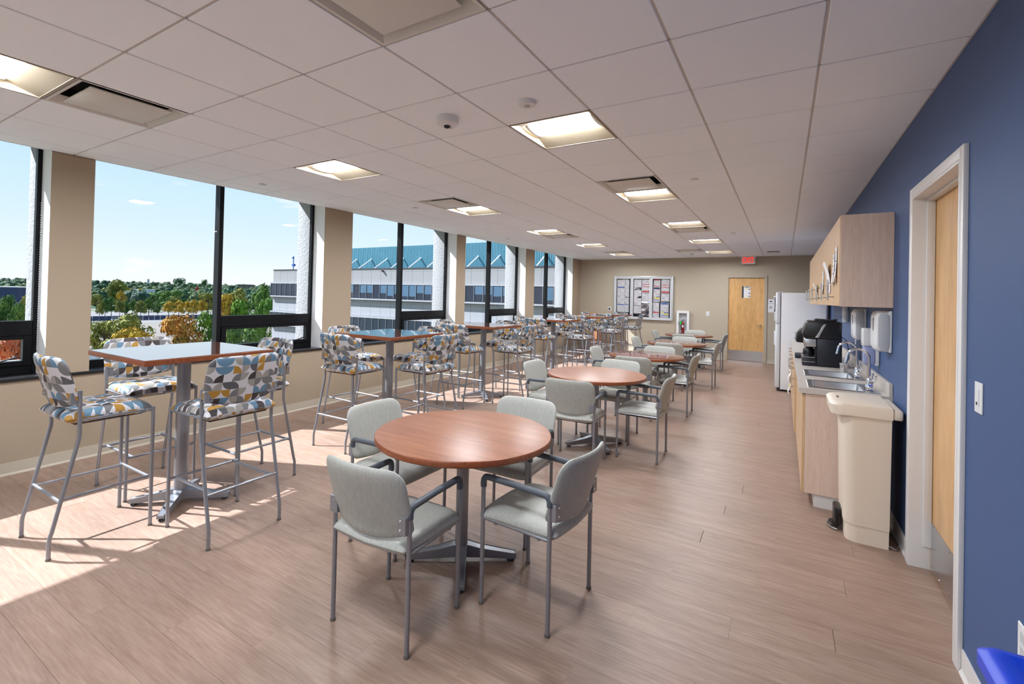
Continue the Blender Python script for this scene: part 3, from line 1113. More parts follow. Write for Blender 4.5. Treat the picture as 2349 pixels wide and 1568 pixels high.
def make_stool():
    root = empty('bar_stool')
    tag(root, 'x', 'bar stool', 'patterned bar stools at the bar tables')
    LX = 0.242

    def seat(s, t):
        yy = 0.035 + 0.232 * t
        x = (0.250 - 0.014 * max(0, -t)) * s
        z = 0.818 + 0.006 * (1 - s * s) - 0.022 * max(0, t) ** 3 - 0.006 * max(0, -t) ** 2
        return (x, yy + 0.010 * (1 - s * s) * t, z), (0, 0, 1)
    obj('seat', pad(20, 16, seat, 0.086, lambda s, t, c, side, h: (c[0] + 5, c[1] * 1.0 + 5 + (0 if side > 0 else -0.07))).mesh('seat', angle=70), 'fabric', root)
    obj('seat_pan', MB().box(-0.20, -0.15, 0.766, 0.20, 0.22, 0.79).mesh('seat_pan', bevel=0.006), 'pan', root)
    w, zt, zb, r = 0.25, 1.195, 0.905, 0.08

    def back(s, t):
        x = w * s
        ax = abs(x)
        top = zt if ax < w - r else zt - r + math.sqrt(max(0, r * r - (ax - (w - r)) ** 2))
        bot = zb - 0.04 * (1 - (x / w) ** 2)
        z = bot + (top - bot) * (t + 1) / 2
        yy = -0.150 - 0.26 * max(0, z - 0.90) + 0.045 * (x / w) ** 2 - 0.036
        return (x, yy, z), (0, 0.97, 0.25)
    obj('backrest', pad(22, 16, back, 0.042, lambda s, t, c, side, h: (c[0] + 9, c[2] + 3 + (0 if side > 0 else 2.0))).mesh('backrest', angle=70), 'fabric', root)
    for sx in (-1, 1):
        lg = obj('leg', MB().tube([(sx * LX, 0.262, 0.012), (sx * LX, 0.262, 0.812)], 0.0115, 12), 'silver', root)
        obj('glide', MB().lathe([(0.014, 0.0), (0.015, 0.004), (0.012, 0.014)], 12, (sx * LX, 0.262, 0)), 'glide', lg)
        pts = [(sx * LX, -0.262, 0.012), (sx * LX, -0.262, 0.105), (sx * LX, -0.258, 0.135), (sx * LX, -0.250, 0.16), (sx * LX, -0.142, 0.66), (sx * LX, -0.136, 0.69), (sx * LX, -0.134, 0.72),
               (sx * LX, -0.137, 0.985)]
        lg = obj('leg', MB().tube(pts, 0.0115, 12), 'silver', root)
        obj('glide', MB().lathe([(0.014, 0.0), (0.015, 0.004), (0.012, 0.014)], 12, (sx * LX, -0.262, 0)), 'glide', lg)
        br = obj('back_bracket', MB().box(sx * (LX - 0.046), -0.183, 0.902, sx * (LX + 0.004), -0.140, 0.975).mesh('back_bracket', bevel=0.0015), 'silver', root)
        sc_ = MB()
        for zz in (0.922, 0.958):
            sc_.lathe([(0.006, -0.1825), (0.005, -0.1855)], 8, (sx * (LX - 0.028), 0, zz), 'Y')
        obj('screw', sc_, 'chrome', br)
        obj('seat_rail', MB().tube([(sx * LX, -0.136, 0.80), (sx * LX, 0.262, 0.80)], 0.009, 10), 'silver', root)
        obj('footrest_rail', MB().tube([(sx * (LX - 0.045), -0.214, 0.325), (sx * (LX - 0.045), 0.262, 0.325)], 0.0095, 10), 'silver', root)
    obj('footrest_rail', MB().tube([(-LX, 0.262, 0.325), (LX, 0.262, 0.325)], 0.0095, 10), 'silver', root)
    obj('footrest_rail', MB().tube([(-LX, -0.214, 0.325), (LX, -0.214, 0.325)], 0.0095, 10), 'silver', root)
    obj('cross_rail', MB().tube([(-LX, -0.136, 0.80), (LX, -0.136, 0.80)], 0.009, 10), 'silver', root)
    return root


def table_base(root, post_r, h, arm_r, rot, hub_z):
    obj('column', MB().lathe([(post_r * 1.02, hub_z - 0.02), (post_r, hub_z), (post_r, h - 0.02)], 24), 'silver', root)
    obj('top_plate', MB().box(-0.19, -0.03, h - 0.02, 0.19, 0.03, h - 0.001).box(-0.03, -0.19, h - 0.018, 0.03, 0.19, h - 0.0012).mesh('top_plate'), 'foot', root)
    for k in range(4):
        mb = MB()
        # flat tapering foot, highest at the column
        a0, a1 = post_r * 0.7, arm_r
        L = [(a0, 0.105), (a0 + 0.02, 0.105), (a0 + 0.09, 0.085), (a1 - 0.03, 0.050), (a1, 0.046), (a1, 0.022), (a1 - 0.05, 0.022), (a0 + 0.10, 0.034), (a0, 0.040)]
        wd = lambda x: 0.034 - 0.012 * (x - a0) / (a1 - a0)
        n = len(L)
        vs = [(x, -wd(x), z) for x, z in L] + [(x, wd(x), z) for x, z in L]
        fs = [tuple(range(n)), tuple(range(2 * n - 1, n - 1, -1))] + [(i, (i + 1) % n, n + (i + 1) % n, n + i) for i in range(n)]
        mb.add(vs, fs)
        ang = rot + k * PI / 2
        ft = obj('foot', mb.mesh('foot', bevel=0.003), 'silver', root, (0, 0, 0), (0, 0, ang))
        obj('leveler', MB().lathe([(0.021, 0.0), (0.024, 0.006), (0.018, 0.018), (0.010, 0.026)], 14, (arm_r - 0.028, 0, 0)), 'foot', ft)


def make_round_table(rot, top):
    root = empty('round_table')
    tag(root, 'x', 'table', 'round cherry tables')
    RR, H, th = 0.535, 0.79, 0.036
    obj('tabletop', MB().lathe([(RR - 0.004, H - 0.0012), (RR - 0.012, H)], 72).add([], []).mesh('tabletop', angle=20), top, root)
    obj('edge_band', MB().lathe([(RR - 0.004, H - th), (RR - 0.001, H - th + 0.003), (RR, H - th + 0.006), (RR, H - 0.005), (RR - 0.0035, H - 0.0011)], 72).mesh('edge_band', angle=50), 'cherry_edge', root)
    table_base(root, 0.038, H - th, 0.335, rot, 0.10)
    return root


def make_bar_table():
    root = empty('bar_table')
    tag(root, 'x', 'bar table', 'square cherry bar tables')
    H, th, a = 1.16, 0.038, 0.445
    obj('tabletop', MB().box(-a + 0.003, -a + 0.003, H - 0.004, a - 0.003, a - 0.003, H).mesh('tabletop', bevel=0.0015), 'bar_cherry', root)
    obj('edge_band', MB().box(-a, -a, H - th, a, a, H - 0.0042).mesh('edge_band', bevel=0.002), 'cherry_edge', root)
    table_base(root, 0.046, H - th, 0.335, PI / 4, 0.10)
    return root


chair0 = make_armchair()
stool0 = make_stool()
ck, sk = all_kids(chair0), all_kids(stool0)
used = {'c': False, 's': False}


def put(kind, x, y, deg, label):
    root, kids = (chair0, ck) if kind == 'c' else (stool0, sk)
    if not used[kind]:
        used[kind] = True
        root.location = (x, y, 0)
        root.rotation_euler = (0, 0, R(deg))
        root['label'] = label
        return root
    return dup(root, (x, y, 0), R(deg), label, kids)


SIDE = {'S': 'far side from the exit', 'E': 'kitchen side', 'W': 'window side', 'N': 'exit side'}
FROM_EXIT = {1: 'fifth', 2: 'fourth', 3: 'third', 4: 'second', 5: 'first'}
ROUND = [  # x, y, base rotation, then chairs: (side, dx, dy, heading)
    (0.022, 0.125, R(35), [('S', 0.01, -0.575, 1.8), ('E', 0.542, -0.05, 85.9), ('W', -0.525, 0.01, -91), ('N', 0.03, 0.525, 181)]),
    (-0.075, 2.79, R(46), [('S', 0.015, -0.59, 3.5), ('E', 0.515, 0.0, 91.5), ('W', -0.53, 0.03, -93), ('N', 0.03, 0.54, 178)]),
    (-0.06, 4.95, R(20), [('S', 0.02, -0.56, 1), ('E', 0.42, 0.02, 91), ('W', -0.52, 0.0, -90), ('N', 0.02, 0.56, 180)]),
    (-0.085, 7.40, R(45), [('S', 0.02, -0.56, 0), ('E', 0.475, 0.03, 90), ('W', -0.52, 0.0, -91), ('N', 0.02, 0.56, 180)]),
    (-0.26, 9.90, R(45), [('S', 0.02, -0.55, 0), ('E', 0.54, -0.1, 90), ('W', -0.52, 0.0, -90), ('N', 0.02, 0.56, 181)])]
rt0 = None
for n, (x, y, rb, chairs) in enumerate(ROUND, 1):
    nm = 'round cherry-topped table on a grey star base, %s from the exit door wall' % FROM_EXIT[n]
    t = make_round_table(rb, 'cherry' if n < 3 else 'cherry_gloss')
    t.location = (x, y, 0)
    t['label'] = nm
    for s, dx, dy_, hd in chairs:
        put('c', x + dx, y + dy_, hd, 'grey armchair, %s of the %s round table from the exit' % (SIDE[s], FROM_EXIT[n]))

BAR = [(-2.22, -0.42), (-2.27, 1.84), (-2.39, 4.06), (-2.45, 6.85), (-2.50, 9.10), (-2.50, 11.0)]
bt0 = make_bar_table()
bk = all_kids(bt0)
for n, (x, y) in enumerate(BAR):
    o_ = ORD[len(BAR) - n]
    nm = 'tall square cherry bar table, %s from the bulletin board wall' % o_
    if n == 0:
        bt0.location = (x, y, 0)
        bt0['label'] = nm
    else:
        dup(bt0, (x, y, 0), 0.0, nm, bk)
    offs = [('S', -0.02, -0.555, 0), ('E', 0.61, 0.0, 90), ('W', -0.59, 0.01, -90), ('N', 0.0, 0.55, 180)]
    for s, dx, dy_, hd in offs:
        jit = [0, 0, 0] if n == 0 else [rnd.uniform(-.012, .012), rnd.uniform(-.01, .01), rnd.uniform(-2.5, 2.5)]
        sd = {'S': 'far side from the board', 'E': 'kitchen side', 'W': 'window side', 'N': 'bulletin board side'}[s]
        put('s', x + dx + jit[0], y + dy_ + jit[1], hd + jit[2], 'patterned stool, %s of the %s bar table from the bulletin board' % (sd, o_))


# ================================================================ KITCHEN RUN
KY0, KY1 = 2.30, 7.74
CTZ = 0.942
# --- base cabinets
def bar_handle(parent, a, b, out, standoff=0.035, r=0.006, inset=0.025):
    a, b, out = Vector(a), Vector(b), Vector(out)
    d = (b - a).normalized()
    mb = MB().tube([a + out * standoff, b + out * standoff], r, 10)
    for p in (a + d * inset, b - d * inset):
        mb.tube([p, p + out * standoff], r * 0.7, 8)
    return obj('handle', mb, 'steel', parent)


def base_cabinet(y0, y1, fx, label, drawers, doors, end_panel=False):
    t = empty('base_cabinet', (0, 0, 0))
    tag(t, label, 'cabinet', 'base cabinets along the blue wall')
    obj('body', MB().box(fx + 0.02, y0 + (0.02 if end_panel else 0.001), 0.102, XR - 0.001, y1 - 0.001, CTZ - 0.046).mesh('body', smooth=False), 'oak', t)
    if end_panel:
        obj('end_panel', MB().box(fx + 0.02, y0, 0.102, XR - 0.001, y0 + 0.019, CTZ - 0.046).mesh('end_panel', bevel=0.001), 'oak', t)
    obj('toe_kick', MB().box(fx + 0.085, y0 + 0.012, 0.0, XR - 0.001, y1 - 0.001, 0.1015).mesh('toe_kick', smooth=False), 'vinyl_base_w', t)
    zt = CTZ - 0.05
    zs = zt - (0.16 if drawers else 0)
    if drawers:
        for k in range(doors):
            a, b = y0 + (y1 - y0) * k / doors, y0 + (y1 - y0) * (k + 1) / doors
            d = obj('drawer', MB().box(fx, a + 0.002, zs + 0.002, fx + 0.0195, b - 0.002, zt).mesh('drawer', bevel=0.001), 'oak_front', t)
            bar_handle(d, (fx, (a + b) / 2 - 0.08, zt - 0.07), (fx, (a + b) / 2 + 0.08, zt - 0.07), (-1, 0, 0))
    for k in range(doors):
        a, b = y0 + (y1 - y0) * k / doors, y0 + (y1 - y0) * (k + 1) / doors
        d = obj('door', MB().box(fx, a + 0.002, 0.104, fx + 0.0195, b - 0.002, zs - 0.002).mesh('door', bevel=0.001), 'oak_front', t)
        if drawers:
            yy = b - 0.06 if k % 2 == 0 else a + 0.06
            bar_handle(d, (fx, yy, zs - 0.20), (fx, yy, zs - 0.05), (-1, 0, 0))
    return t


base_cabinet(KY0, 4.30, 1.832, 'pale oak sink cabinet with a plain end panel behind the tan bin', False, 3, True)
base_cabinet(4.30, 5.45, 1.815, 'pale oak drawer cabinet under the coffee makers', True, 2)
base_cabinet(5.45, 6.60, 1.815, 'pale oak drawer cabinet between the coffee makers and the one by the fridge', True, 2)
base_cabinet(6.60, KY1, 1.815, 'pale oak drawer cabinet beside the white fridge', True, 2)

# --- worktop with two sink cut-outs
SINKS = [(2.345, 2.805), (3.065, 3.535)]
SX0, SX1 = 1.868, 2.338
wt = MB()
x0, x1 = 1.808, XR - 0.001
cz0, cz1 = CTZ - 0.042, CTZ
ys = [KY0 - 0.018]
for a, b in SINKS:
    ys += [a + 0.012, b - 0.012]
ys.append(KY1 + 0.02)
for k in range(0, len(ys), 2):
    wt.box(x0, ys[k], cz0, x1, ys[k + 1], cz1)
for a, b in SINKS:
    wt.box(x0, a + 0.012, cz0, SX0 + 0.012, b - 0.012, cz1)
    wt.box(SX1 - 0.012, a + 0.012, cz0, x1, b - 0.012, cz1)
worktop = obj('worktop', wt.mesh('worktop', smooth=False), 'counter')
tag(worktop, 'grey-beige worktop with two inset steel sinks', 'worktop')
obj('backsplash', MB().box(XR - 0.024, KY0 - 0.018, CTZ, XR - 0.001, KY1 + 0.02, CTZ + 0.095).mesh('backsplash', bevel=0.002), 'counter', worktop)

for n, (a, b) in enumerate(SINKS):
    t = empty('sink', (0, 0, 0))
    tag(t, ['steel bar sink set in the worktop just above the tan bin', 'steel bar sink set in the worktop next to the coffee maker'][n], 'sink', 'inset bar sinks')
    bx0, bx1, by0, by1, bz = SX0 + 0.04, SX1 - 0.10, a + 0.045, b - 0.045, CTZ - 0.17
    zr = CTZ + 0.004
    rm = MB()
    O = [(SX0, a), (SX1, a), (SX1, b), (SX0, b)]
    I = [(bx0, by0), (bx1, by0), (bx1, by1), (bx0, by1)]
    rm.add([(p[0], p[1], CTZ + 0.0005) for p in O] + [(p[0] + (0.006 if p[0] == SX0 else -0.006), p[1] + (0.006 if p[1] == a else -0.006), zr) for p in O] + [(p[0], p[1], zr) for p in I],
           [(i, (i + 1) % 4, 4 + (i + 1) % 4, 4 + i) for i in range(4)] + [(4 + i, 4 + (i + 1) % 4, 8 + (i + 1) % 4, 8 + i) for i in range(4)])
    obj('rim', rm.mesh('rim', angle=20), 'steel', t)
    bs = MB()
    tp = 0.02
    J = [(bx0 + tp, by0 + tp), (bx1 - tp, by0 + tp), (bx1 - tp, by1 - tp), (bx0 + tp, by1 - tp)]
    bs.add([(p[0], p[1], zr) for p in I] + [(p[0], p[1], bz) for p in J], [(i, (i + 1) % 4, 4 + (i + 1) % 4, 4 + i) for i in range(4)] + [(4, 5, 6, 7)])
    me = bs.mesh('basin', bevel=0.02, seg=3, angle=60)
    me.flip_normals()
    obj('basin', me, 'steel', t)
    obj('drain', MB().lathe([(0.04, bz + 0.0005), (0.038, bz + 0.003), (0.02, bz + 0.001)], 20, ((bx0 + bx1) / 2, (by0 + by1) / 2, 0)), 'chrome', t)
    # faucet
    fx, fy = 2.285, (a + b) / 2 - (0.03 if n == 0 else 0.0)
    f = empty('faucet', (fx, fy, zr))
    tag(f, ['chrome gooseneck faucet on the sink above the tan bin', 'chrome gooseneck faucet on the sink by the coffee maker'][n], 'faucet', 'gooseneck faucets')
    obj('deck_plate', MB().box(-0.024, -0.085, 0, 0.024, 0.085, 0.012).mesh('deck_plate', bevel=0.006, seg=2), 'chrome', f)
    obj('body', MB().lathe([(0.024, 0.012), (0.024, 0.02), (0.017, 0.035), (0.019, 0.05), (0.014, 0.062), (0.016, 0.075), (0.011, 0.085)], 18), 'chrome', f)
    pts = [(0, 0, 0.08), (0, 0, 0.235)] + [(-0.072 + 0.072 * math.cos(q), 0, 0.245 + 0.072 * math.sin(q)) for q in [PI * k / 12 for k in range(13)]] + [(-0.15, 0, 0.215), (-0.155, 0, 0.20)]
    obj('spout', MB().tube(pts, 0.0105, 14), 'chrome', f)
    for s in (-1, 1):
        hb = MB().lathe([(0.021, 0.012), (0.02, 0.022), (0.013, 0.03), (0.013, 0.05), (0.018, 0.056), (0.012, 0.066)], 16, (0.004, s * 0.06, 0))
        hb.tube([(0.004, s * 0.06, 0.056), (0.03, s * 0.075, 0.075), (0.036, s * 0.085, 0.12)], [0.006, 0.006, 0.008], 8)
        hd = obj('tap_handle', hb, 'chrome', f)
        if n == 0:
            obj('blue_index_ring', MB().lathe([(0.0150, 0.034), (0.0150, 0.044)], 14, (0.004, s * 0.06, 0)), 'bin_blue', hd)

# small steel tumbler by the second faucet
t = empty('tumbler', (2.215, 3.62, CTZ))
tag(t, 'small steel tumbler standing between the coffee maker and a faucet', 'tumbler')
obj('cup', MB().lathe([(0.026, 0), (0.03, 0.003), (0.034, 0.075), (0.031, 0.075), (0.027, 0.006)], 20), 'steel', t)
obj('lid', MB().lathe([(0.035, 0.075), (0.034, 0.084), (0.02, 0.086)], 20), 'grey_plastic', t)

# --- big coffee brewer
t = empty('coffee_brewer', (0, 0, 0))
tag(t, 'large black coffee brewer with a steel brew band beside the sinks', 'coffee maker')
y0, y1 = 3.90, 4.24
obj('side_housing', MB().box(2.005, y0, CTZ + 0.008, 2.225, y1, CTZ + 0.30).mesh('side_housing', bevel=0.006, seg=2), 'navy_black', t)
obj('upper_housing', MB().prism([(1.872, CTZ + 0.345), (1.905, CTZ + 0.475), (1.93, CTZ + 0.49), (2.215, CTZ + 0.485), (2.222, CTZ + 0.47), (2.222, CTZ + 0.301), (1.885, CTZ + 0.301)], 'Y', y0, y1).mesh('upper_housing', bevel=0.008, seg=2), 'black', t)
obj('brew_band', MB().prism([(1.888, CTZ + 0.205), (1.888, CTZ + 0.300), (2.004, CTZ + 0.300), (2.004, CTZ + 0.205)], 'Y', y0 + 0.015, y1 - 0.02).mesh('brew_band', bevel=0.012, seg=3), 'steel', t)
obj('silver_lid', MB().prism([(1.99, CTZ + 0.31), (2.06, CTZ + 0.46), (2.085, CTZ + 0.46), (2.02, CTZ + 0.31)], 'Y', y0 - 0.006, y0 + 0.03).mesh('silver_lid', bevel=0.003), 'steel', t)
obj('back_plate', MB().box(1.985, y0 + 0.02, CTZ + 0.09, 2.004, y1 - 0.02, CTZ + 0.204), 'black', t)
obj('carafe', MB().lathe([(0.045, CTZ + 0.095), (0.055, CTZ + 0.12), (0.05, CTZ + 0.17), (0.036, CTZ + 0.198)], 22, (1.935, (y0 + y1) / 2, 0)), 'black', t)
b_ = obj('base', MB().box(1.872, y0 + 0.005, CTZ, 2.004, y1 - 0.005, CTZ + 0.085).mesh('base', bevel=0.008, seg=2), 'navy_black', t)
for zz in (0.04, 0.088):
    obj('silver_strip', MB().box(1.868, y0 + 0.002, CTZ + zz, 1.99, y1 - 0.002, CTZ + zz + 0.008).mesh('silver_strip', bevel=0.002), 'steel', b_)
obj('foot_plinth', MB().box(2.02, y0 + 0.02, CTZ, 2.21, y1 - 0.02, CTZ + 0.008), 'black', t)
c_ = MB().tube([(2.222, y0 + 0.1, CTZ + 0.33), (2.26, y0 + 0.06, CTZ + 0.30), (2.29, y0 + 0.1, CTZ + 0.2), (2.30, y0 + 0.16, CTZ + 0.1), (2.27, y0 + 0.2, CTZ + 0.012)], 0.004, 6)
obj('power_cord', c_, 'black', t)
t = obj('folded_cloth', MB().prism([(1.98, CTZ + 0.490), (2.18, CTZ + 0.488), (2.19, CTZ + 0.515), (2.14, CTZ + 0.502), (2.06, CTZ + 0.508), (1.99, CTZ + 0.512)], 'Y', y0 + 0.08, y1 - 0.05).mesh('folded_cloth', bevel=0.004, seg=2), 'navy_black')
tag(t, 'dark folded cloth lying on top of the large coffee brewer', 'cloth')

# --- second pod machine behind it
t = empty('pod_coffee_maker', (0, 0, 0))
tag(t, 'smaller black pod coffee maker between the large brewer and the fridge', 'coffee maker')
y0, y1 = 4.62, 4.92
obj('tower', MB().box(1.96, y0, CTZ, 2.16, y1, CTZ + 0.30).mesh('tower', bevel=0.012, seg=2), 'black', t)
obj('brew_head', MB().prism([(1.83, CTZ + 0.20), (1.845, CTZ + 0.33), (1.90, CTZ + 0.40), (2.16, CTZ + 0.40), (2.16, CTZ + 0.301), (1.96, CTZ + 0.301), (1.95, CTZ + 0.19)], 'Y', y0, y1).mesh('brew_head', bevel=0.008, seg=2), 'black', t)
obj('control_panel', MB().box(1.822, y0 + 0.05, CTZ + 0.205, 1.832, y1 - 0.05, CTZ + 0.32).mesh('control_panel', bevel=0.003), 'steel', t)
bt_ = MB()
for k in range(3):
    bt_.lathe([(0.009, 1.8225), (0.008, 1.817)], 10, (0, y0 + 0.09 + 0.05 * k, CTZ + 0.235), 'X')
obj('button', bt_, 'black', t)
obj('drip_tray', MB().box(1.82, y0 + 0.02, CTZ, 1.955, y1 - 0.02, CTZ + 0.05).mesh('drip_tray', bevel=0.006, seg=2), 'navy_black', t)

# --- dish towel on a drawer handle
tw = MB()
L = 14
vs = []
for k in range(L + 1):
    zz = 0.805 - 0.30 * k / L
    bow = 0.012 * math.sin(k * 0.9)
    for s in range(7):
        yy = 4.50 + 0.13 * s / 6 * (1 - 0.25 * k / L)
        vs.append((1.768 + bow + 0.006 * math.sin(s * 2.2), yy, zz))
fs = [(a * 7 + b, a * 7 + b + 1, (a + 1) * 7 + b + 1, (a + 1) * 7 + b) for a in range(L) for b in range(6)]
tw.add(vs, fs)
me = tw.mesh('dish_towel')
t = obj('dish_towel', me, 'towel')
so = t.modifiers.new('thickness', 'SOLIDIFY')
so.thickness = 0.006
tag(t, 'white striped dish towel hanging on a cabinet drawer handle', 'towel')
st = MB()
for zz in (0.60, 0.66, 0.72):
    st.box(1.757, 4.505, zz, 1.766, 4.61, zz + 0.014)
obj('stripe', st.mesh('stripe', bevel=0.002), 'ink_yellow', t)

# --- wall cabinets
UX, UZ0, UZ1 = 2.064, 1.607, 2.325
UE = [2.315, 2.87, 3.68, 4.55, 5.56, 6.45, 7.40]
UL = ['oak wall cabinet with paper strips on its door, above the sinks', 'oak wall cabinet above the coffee makers', 'oak wall cabinet next to the fridge']
for n in range(3):
    a, b, c = UE[2 * n], UE[2 * n + 1], UE[2 * n + 2]
    t = empty('wall_cabinet', (0, 0, 0))
    tag(t, UL[n], 'cabinet', 'wall cabinets above the worktop')
    obj('body', MB().box(UX + 0.021, a + (0.019 if n == 0 else 0.001), UZ0, XR - 0.001, c - 0.001, UZ1).mesh('body', smooth=False), 'oak', t)
    if n == 0:
        obj('end_panel', MB().box(UX + 0.004, a, UZ0 - 0.002, XR - 0.001, a + 0.0185, UZ1 + 0.002).mesh('end_panel', bevel=0.001), 'oak', t)
    for p, q in ((a, b), (b, c)):
        d = obj('door', MB().box(UX, p + (0.0205 if (n == 0 and p == a) else 0.0015), UZ0 + 0.002, UX + 0.0195, q - 0.0015, UZ1 - 0.002).mesh('door', bevel=0.001), 'oak_front', t)
        bar_handle(d, (UX, q - 0.07, 1.655), (UX, q - 0.07, 1.835), (-1, 0, 0), 0.045, 0.0075, 0.03)


def curled_paper(label, y0, y1, z0, z1, curl, top=False, name='paper_note', dz=0.0):
    mb = MB()
    n = 10
    vs = []
    for k in range(n + 1):
        f = k / n
        zz = z1 + (z0 - z1) * f
        off = 0.004 + curl * (f ** 3 if not top else (1 - f) ** 3)
        vs += [(UX - off, y0, zz), (UX - off * 0.8, y1, zz + dz)]
    mb.add(vs, [(2 * k, 2 * k + 1, 2 * k + 3, 2 * k + 2) for k in range(n)])
    o = obj(name, mb.mesh(name), 'paper')
    sl = o.modifiers.new('thickness', 'SOLIDIFY')
    sl.thickness = 0.0008
    tag(o, label, 'paper', 'papers taped to the wall cabinets')
    ink = MB()
    for k in range(3):
        zz = z1 - (z1 - z0) * (0.15 + 0.25 * k)
        ink.box(UX - 0.0062 - curl * (0.15 + 0.25 * k) ** 3 * (0 if top else 1), y0 + (y1 - y0) * 0.25, zz, UX - 0.0058, y0 + (y1 - y0) * 0.75, zz + 0.005)
    if not top:
        obj('printed_line', ink.mesh('printed_line', smooth=False), 'ink_dark', o)
    return o


curled_paper('long paper strip taped closest to the end panel of the wall cabinets', 2.50, 2.66, 1.80, 2.10, 0.02)
curled_paper('second long paper strip from the end panel, taped on the wall cabinets', 2.72, 2.88, 1.79, 2.06, 0.02)
curled_paper('big curled sheet peeling off the wall cabinet beside the paper strips', 3.12, 3.50, 1.72, 2.02, 0.05, True)
curled_paper('narrow paper strip between the curled sheets on the wall cabinets', 4.0, 4.2, 1.73, 1.98, 0.01)
curled_paper('crumpled sheet stuck behind a handle of the middle wall cabinet', 5.0, 5.35, 1.66, 1.88, 0.05, True)


# --- wall dispensers
def rounded_rect(w, h, r, n=6):
    pts = []
    for cx_, cy_, a0 in ((w - r, h - r, 0), (-w + r, h - r, PI / 2), (-w + r, -h + r, PI), (w - r, -h + r, 3 * PI / 2)):
        for k in range(n + 1):
            a = a0 + PI / 2 * k / n
            pts.append((cx_ + r * math.cos(a), cy_ + r * math.sin(a)))
    return pts


def towel_dispenser(yc, label):
    t = empty('towel_dispenser', (XR - 0.002, yc, 1.422))
    tag(t, label, 'paper towel dispenser', 'paper towel dispensers')
    obj('back_plate', MB().box(-0.018, -0.142, -0.158, 0.0, 0.142, 0.158).mesh('back_plate', bevel=0.004), 'white_plastic', t)
    pr_ = [(p[0], p[1]) for p in rounded_rect(0.138, 0.156, 0.06)]
    # cover: rings of decreasing size, bulging towards the room
    cv = MB()
    rings = [(1.0, -0.018), (1.0, -0.065), (0.95, -0.088), (0.8, -0.099), (0.5, -0.102)]
    n = len(pr_)
    vs, fs = [], []
    for sc_, x in rings:
        vs += [(x, p[0] * sc_, p[1] * sc_) for p in pr_]
    for k in range(len(rings) - 1):
        fs += [(k * n + i, k * n + (i + 1) % n, (k + 1) * n + (i + 1) % n, (k + 1) * n + i) for i in range(n)]
    fs.append(tuple((len(rings) - 1) * n + i for i in range(n)))
    cv.add(vs, fs)
    obj('cover', cv.mesh('cover', angle=50), 'white_plastic', t)
    # oval relief on the side that faces along the wall
    ov = [(p[0], p[1]) for p in rounded_rect(0.042, 0.142, 0.0415, 8)]
    obj('side_panel', MB().prism([(p[0] * 0.82 - 0.05, p[1]) for p in ov], 'Y', -0.1445, -0.136).mesh('side_panel', bevel=0.003, seg=2), 'grey_plastic', t)
    obj('sight_window', MB().box(-0.1035, -0.06, 0.0, -0.098, -0.035, 0.1).mesh('sight_window', bevel=0.002), 'vent_dark', t)
    return t


towel_dispenser(2.475, 'white paper towel dispenser on the blue wall, right above the tan bin side sink')
towel_dispenser(3.78, 'white paper towel dispenser on the blue wall, close to the coffee brewer')
t = empty('soap_dispenser', (XR - 0.002, 2.92, 1.262))
tag(t, 'white soap dispenser with a bluish window between the towel dispensers', 'soap dispenser')
obj('body', MB().prism([(p[0], p[1] + 0.08) for p in rounded_rect(0.07, 0.078, 0.03)], 'X', -0.115, 0.0).mesh('body', bevel=0.008, seg=2), 'white_plastic', t)
obj('soap_window', MB().prism([(p[0], p[1] - 0.072) for p in rounded_rect(0.06, 0.075, 0.02)], 'X', -0.108, -0.03).mesh('soap_window', bevel=0.008, seg=2), 'soap_blue', t)
obj('rear_housing', MB().box(-0.029, -0.056, -0.158, 0.0, 0.056, 0.0).mesh('rear_housing', bevel=0.006), 'white_plastic', t)
obj('push_button', MB().lathe([(0.012, -0.116), (0.010, -0.120)], 14, (0, -0.03, 0.03), 'X'), 'grey_plastic', t)
t = empty('cup_dispenser', (XR - 0.002, 4.9, 1.4))
tag(t, 'narrow white cup dispenser tube under the wall cabinets', 'cup dispenser')
obj('tube', MB().lathe([(0.03, 0.0), (0.038, 0.02), (0.038, 0.20), (0.03, 0.205)], 18, (-0.05, 0, 0)), 'white_plastic', t)
obj('bracket', MB().box(-0.02, -0.02, 0.06, 0, 0.02, 0.16).mesh('bracket', bevel=0.003), 'grey_plastic', t)
t = empty('wall_outlet', (XR, 4.42, 1.17))
tag(t, 'white wall outlet above the worktop near the coffee brewer', 'outlet')
obj('plate', MB().box(-0.006, -0.036, -0.058, 0, 0.036, 0.058).mesh('plate', bevel=0.002), 'white_plastic', t)
obj('socket', MB().box(-0.008, -0.016, 0.008, -0.0055, 0.016, 0.04).box(-0.008, -0.016, -0.04, -0.0055, 0.016, -0.008).mesh('socket', bevel=0.001), 'grey_plastic', t)

# --- fridge
t = empty('refrigerator', (0, 0, 0))
tag(t, 'white textured top-freezer refrigerator at the end of the worktop', 'refrigerator')
FY0, FY1 = 7.83, 8.60
obj('body', MB().box(1.652, FY0, 0.03, 2.33, FY1, 1.80).mesh('body', bevel=0.006, seg=2), 'fridge', t)
obj('gasket', MB().box(1.642, FY0 + 0.012, 0.06, 1.6515, FY1 - 0.012, 1.79), 'grey_gap', t)
for nm, z0, z1 in (('fridge_door', 0.065, 1.222), ('freezer_door', 1.236, 1.805)):
    d = obj(nm, MB().prism([(1.641, FY0), (1.585, FY0), (1.568, FY0 + 0.04), (1.562, FY0 + 0.2), (1.562, FY1 - 0.2), (1.568, FY1 - 0.04), (1.585, FY1), (1.641, FY1)], 'Z', z0, z1).mesh(nm, bevel=0.006, seg=2), 'fridge_door', t)
    zc = z1 - 0.30 if nm == 'fridge_door' else z0 + 0.16
    obj('handle', MB().box(1.535, FY1 - 0.075, zc - 0.14, 1.5615, FY1 - 0.05, zc + 0.14).mesh('handle', bevel=0.006, seg=2), 'white_plastic', d)
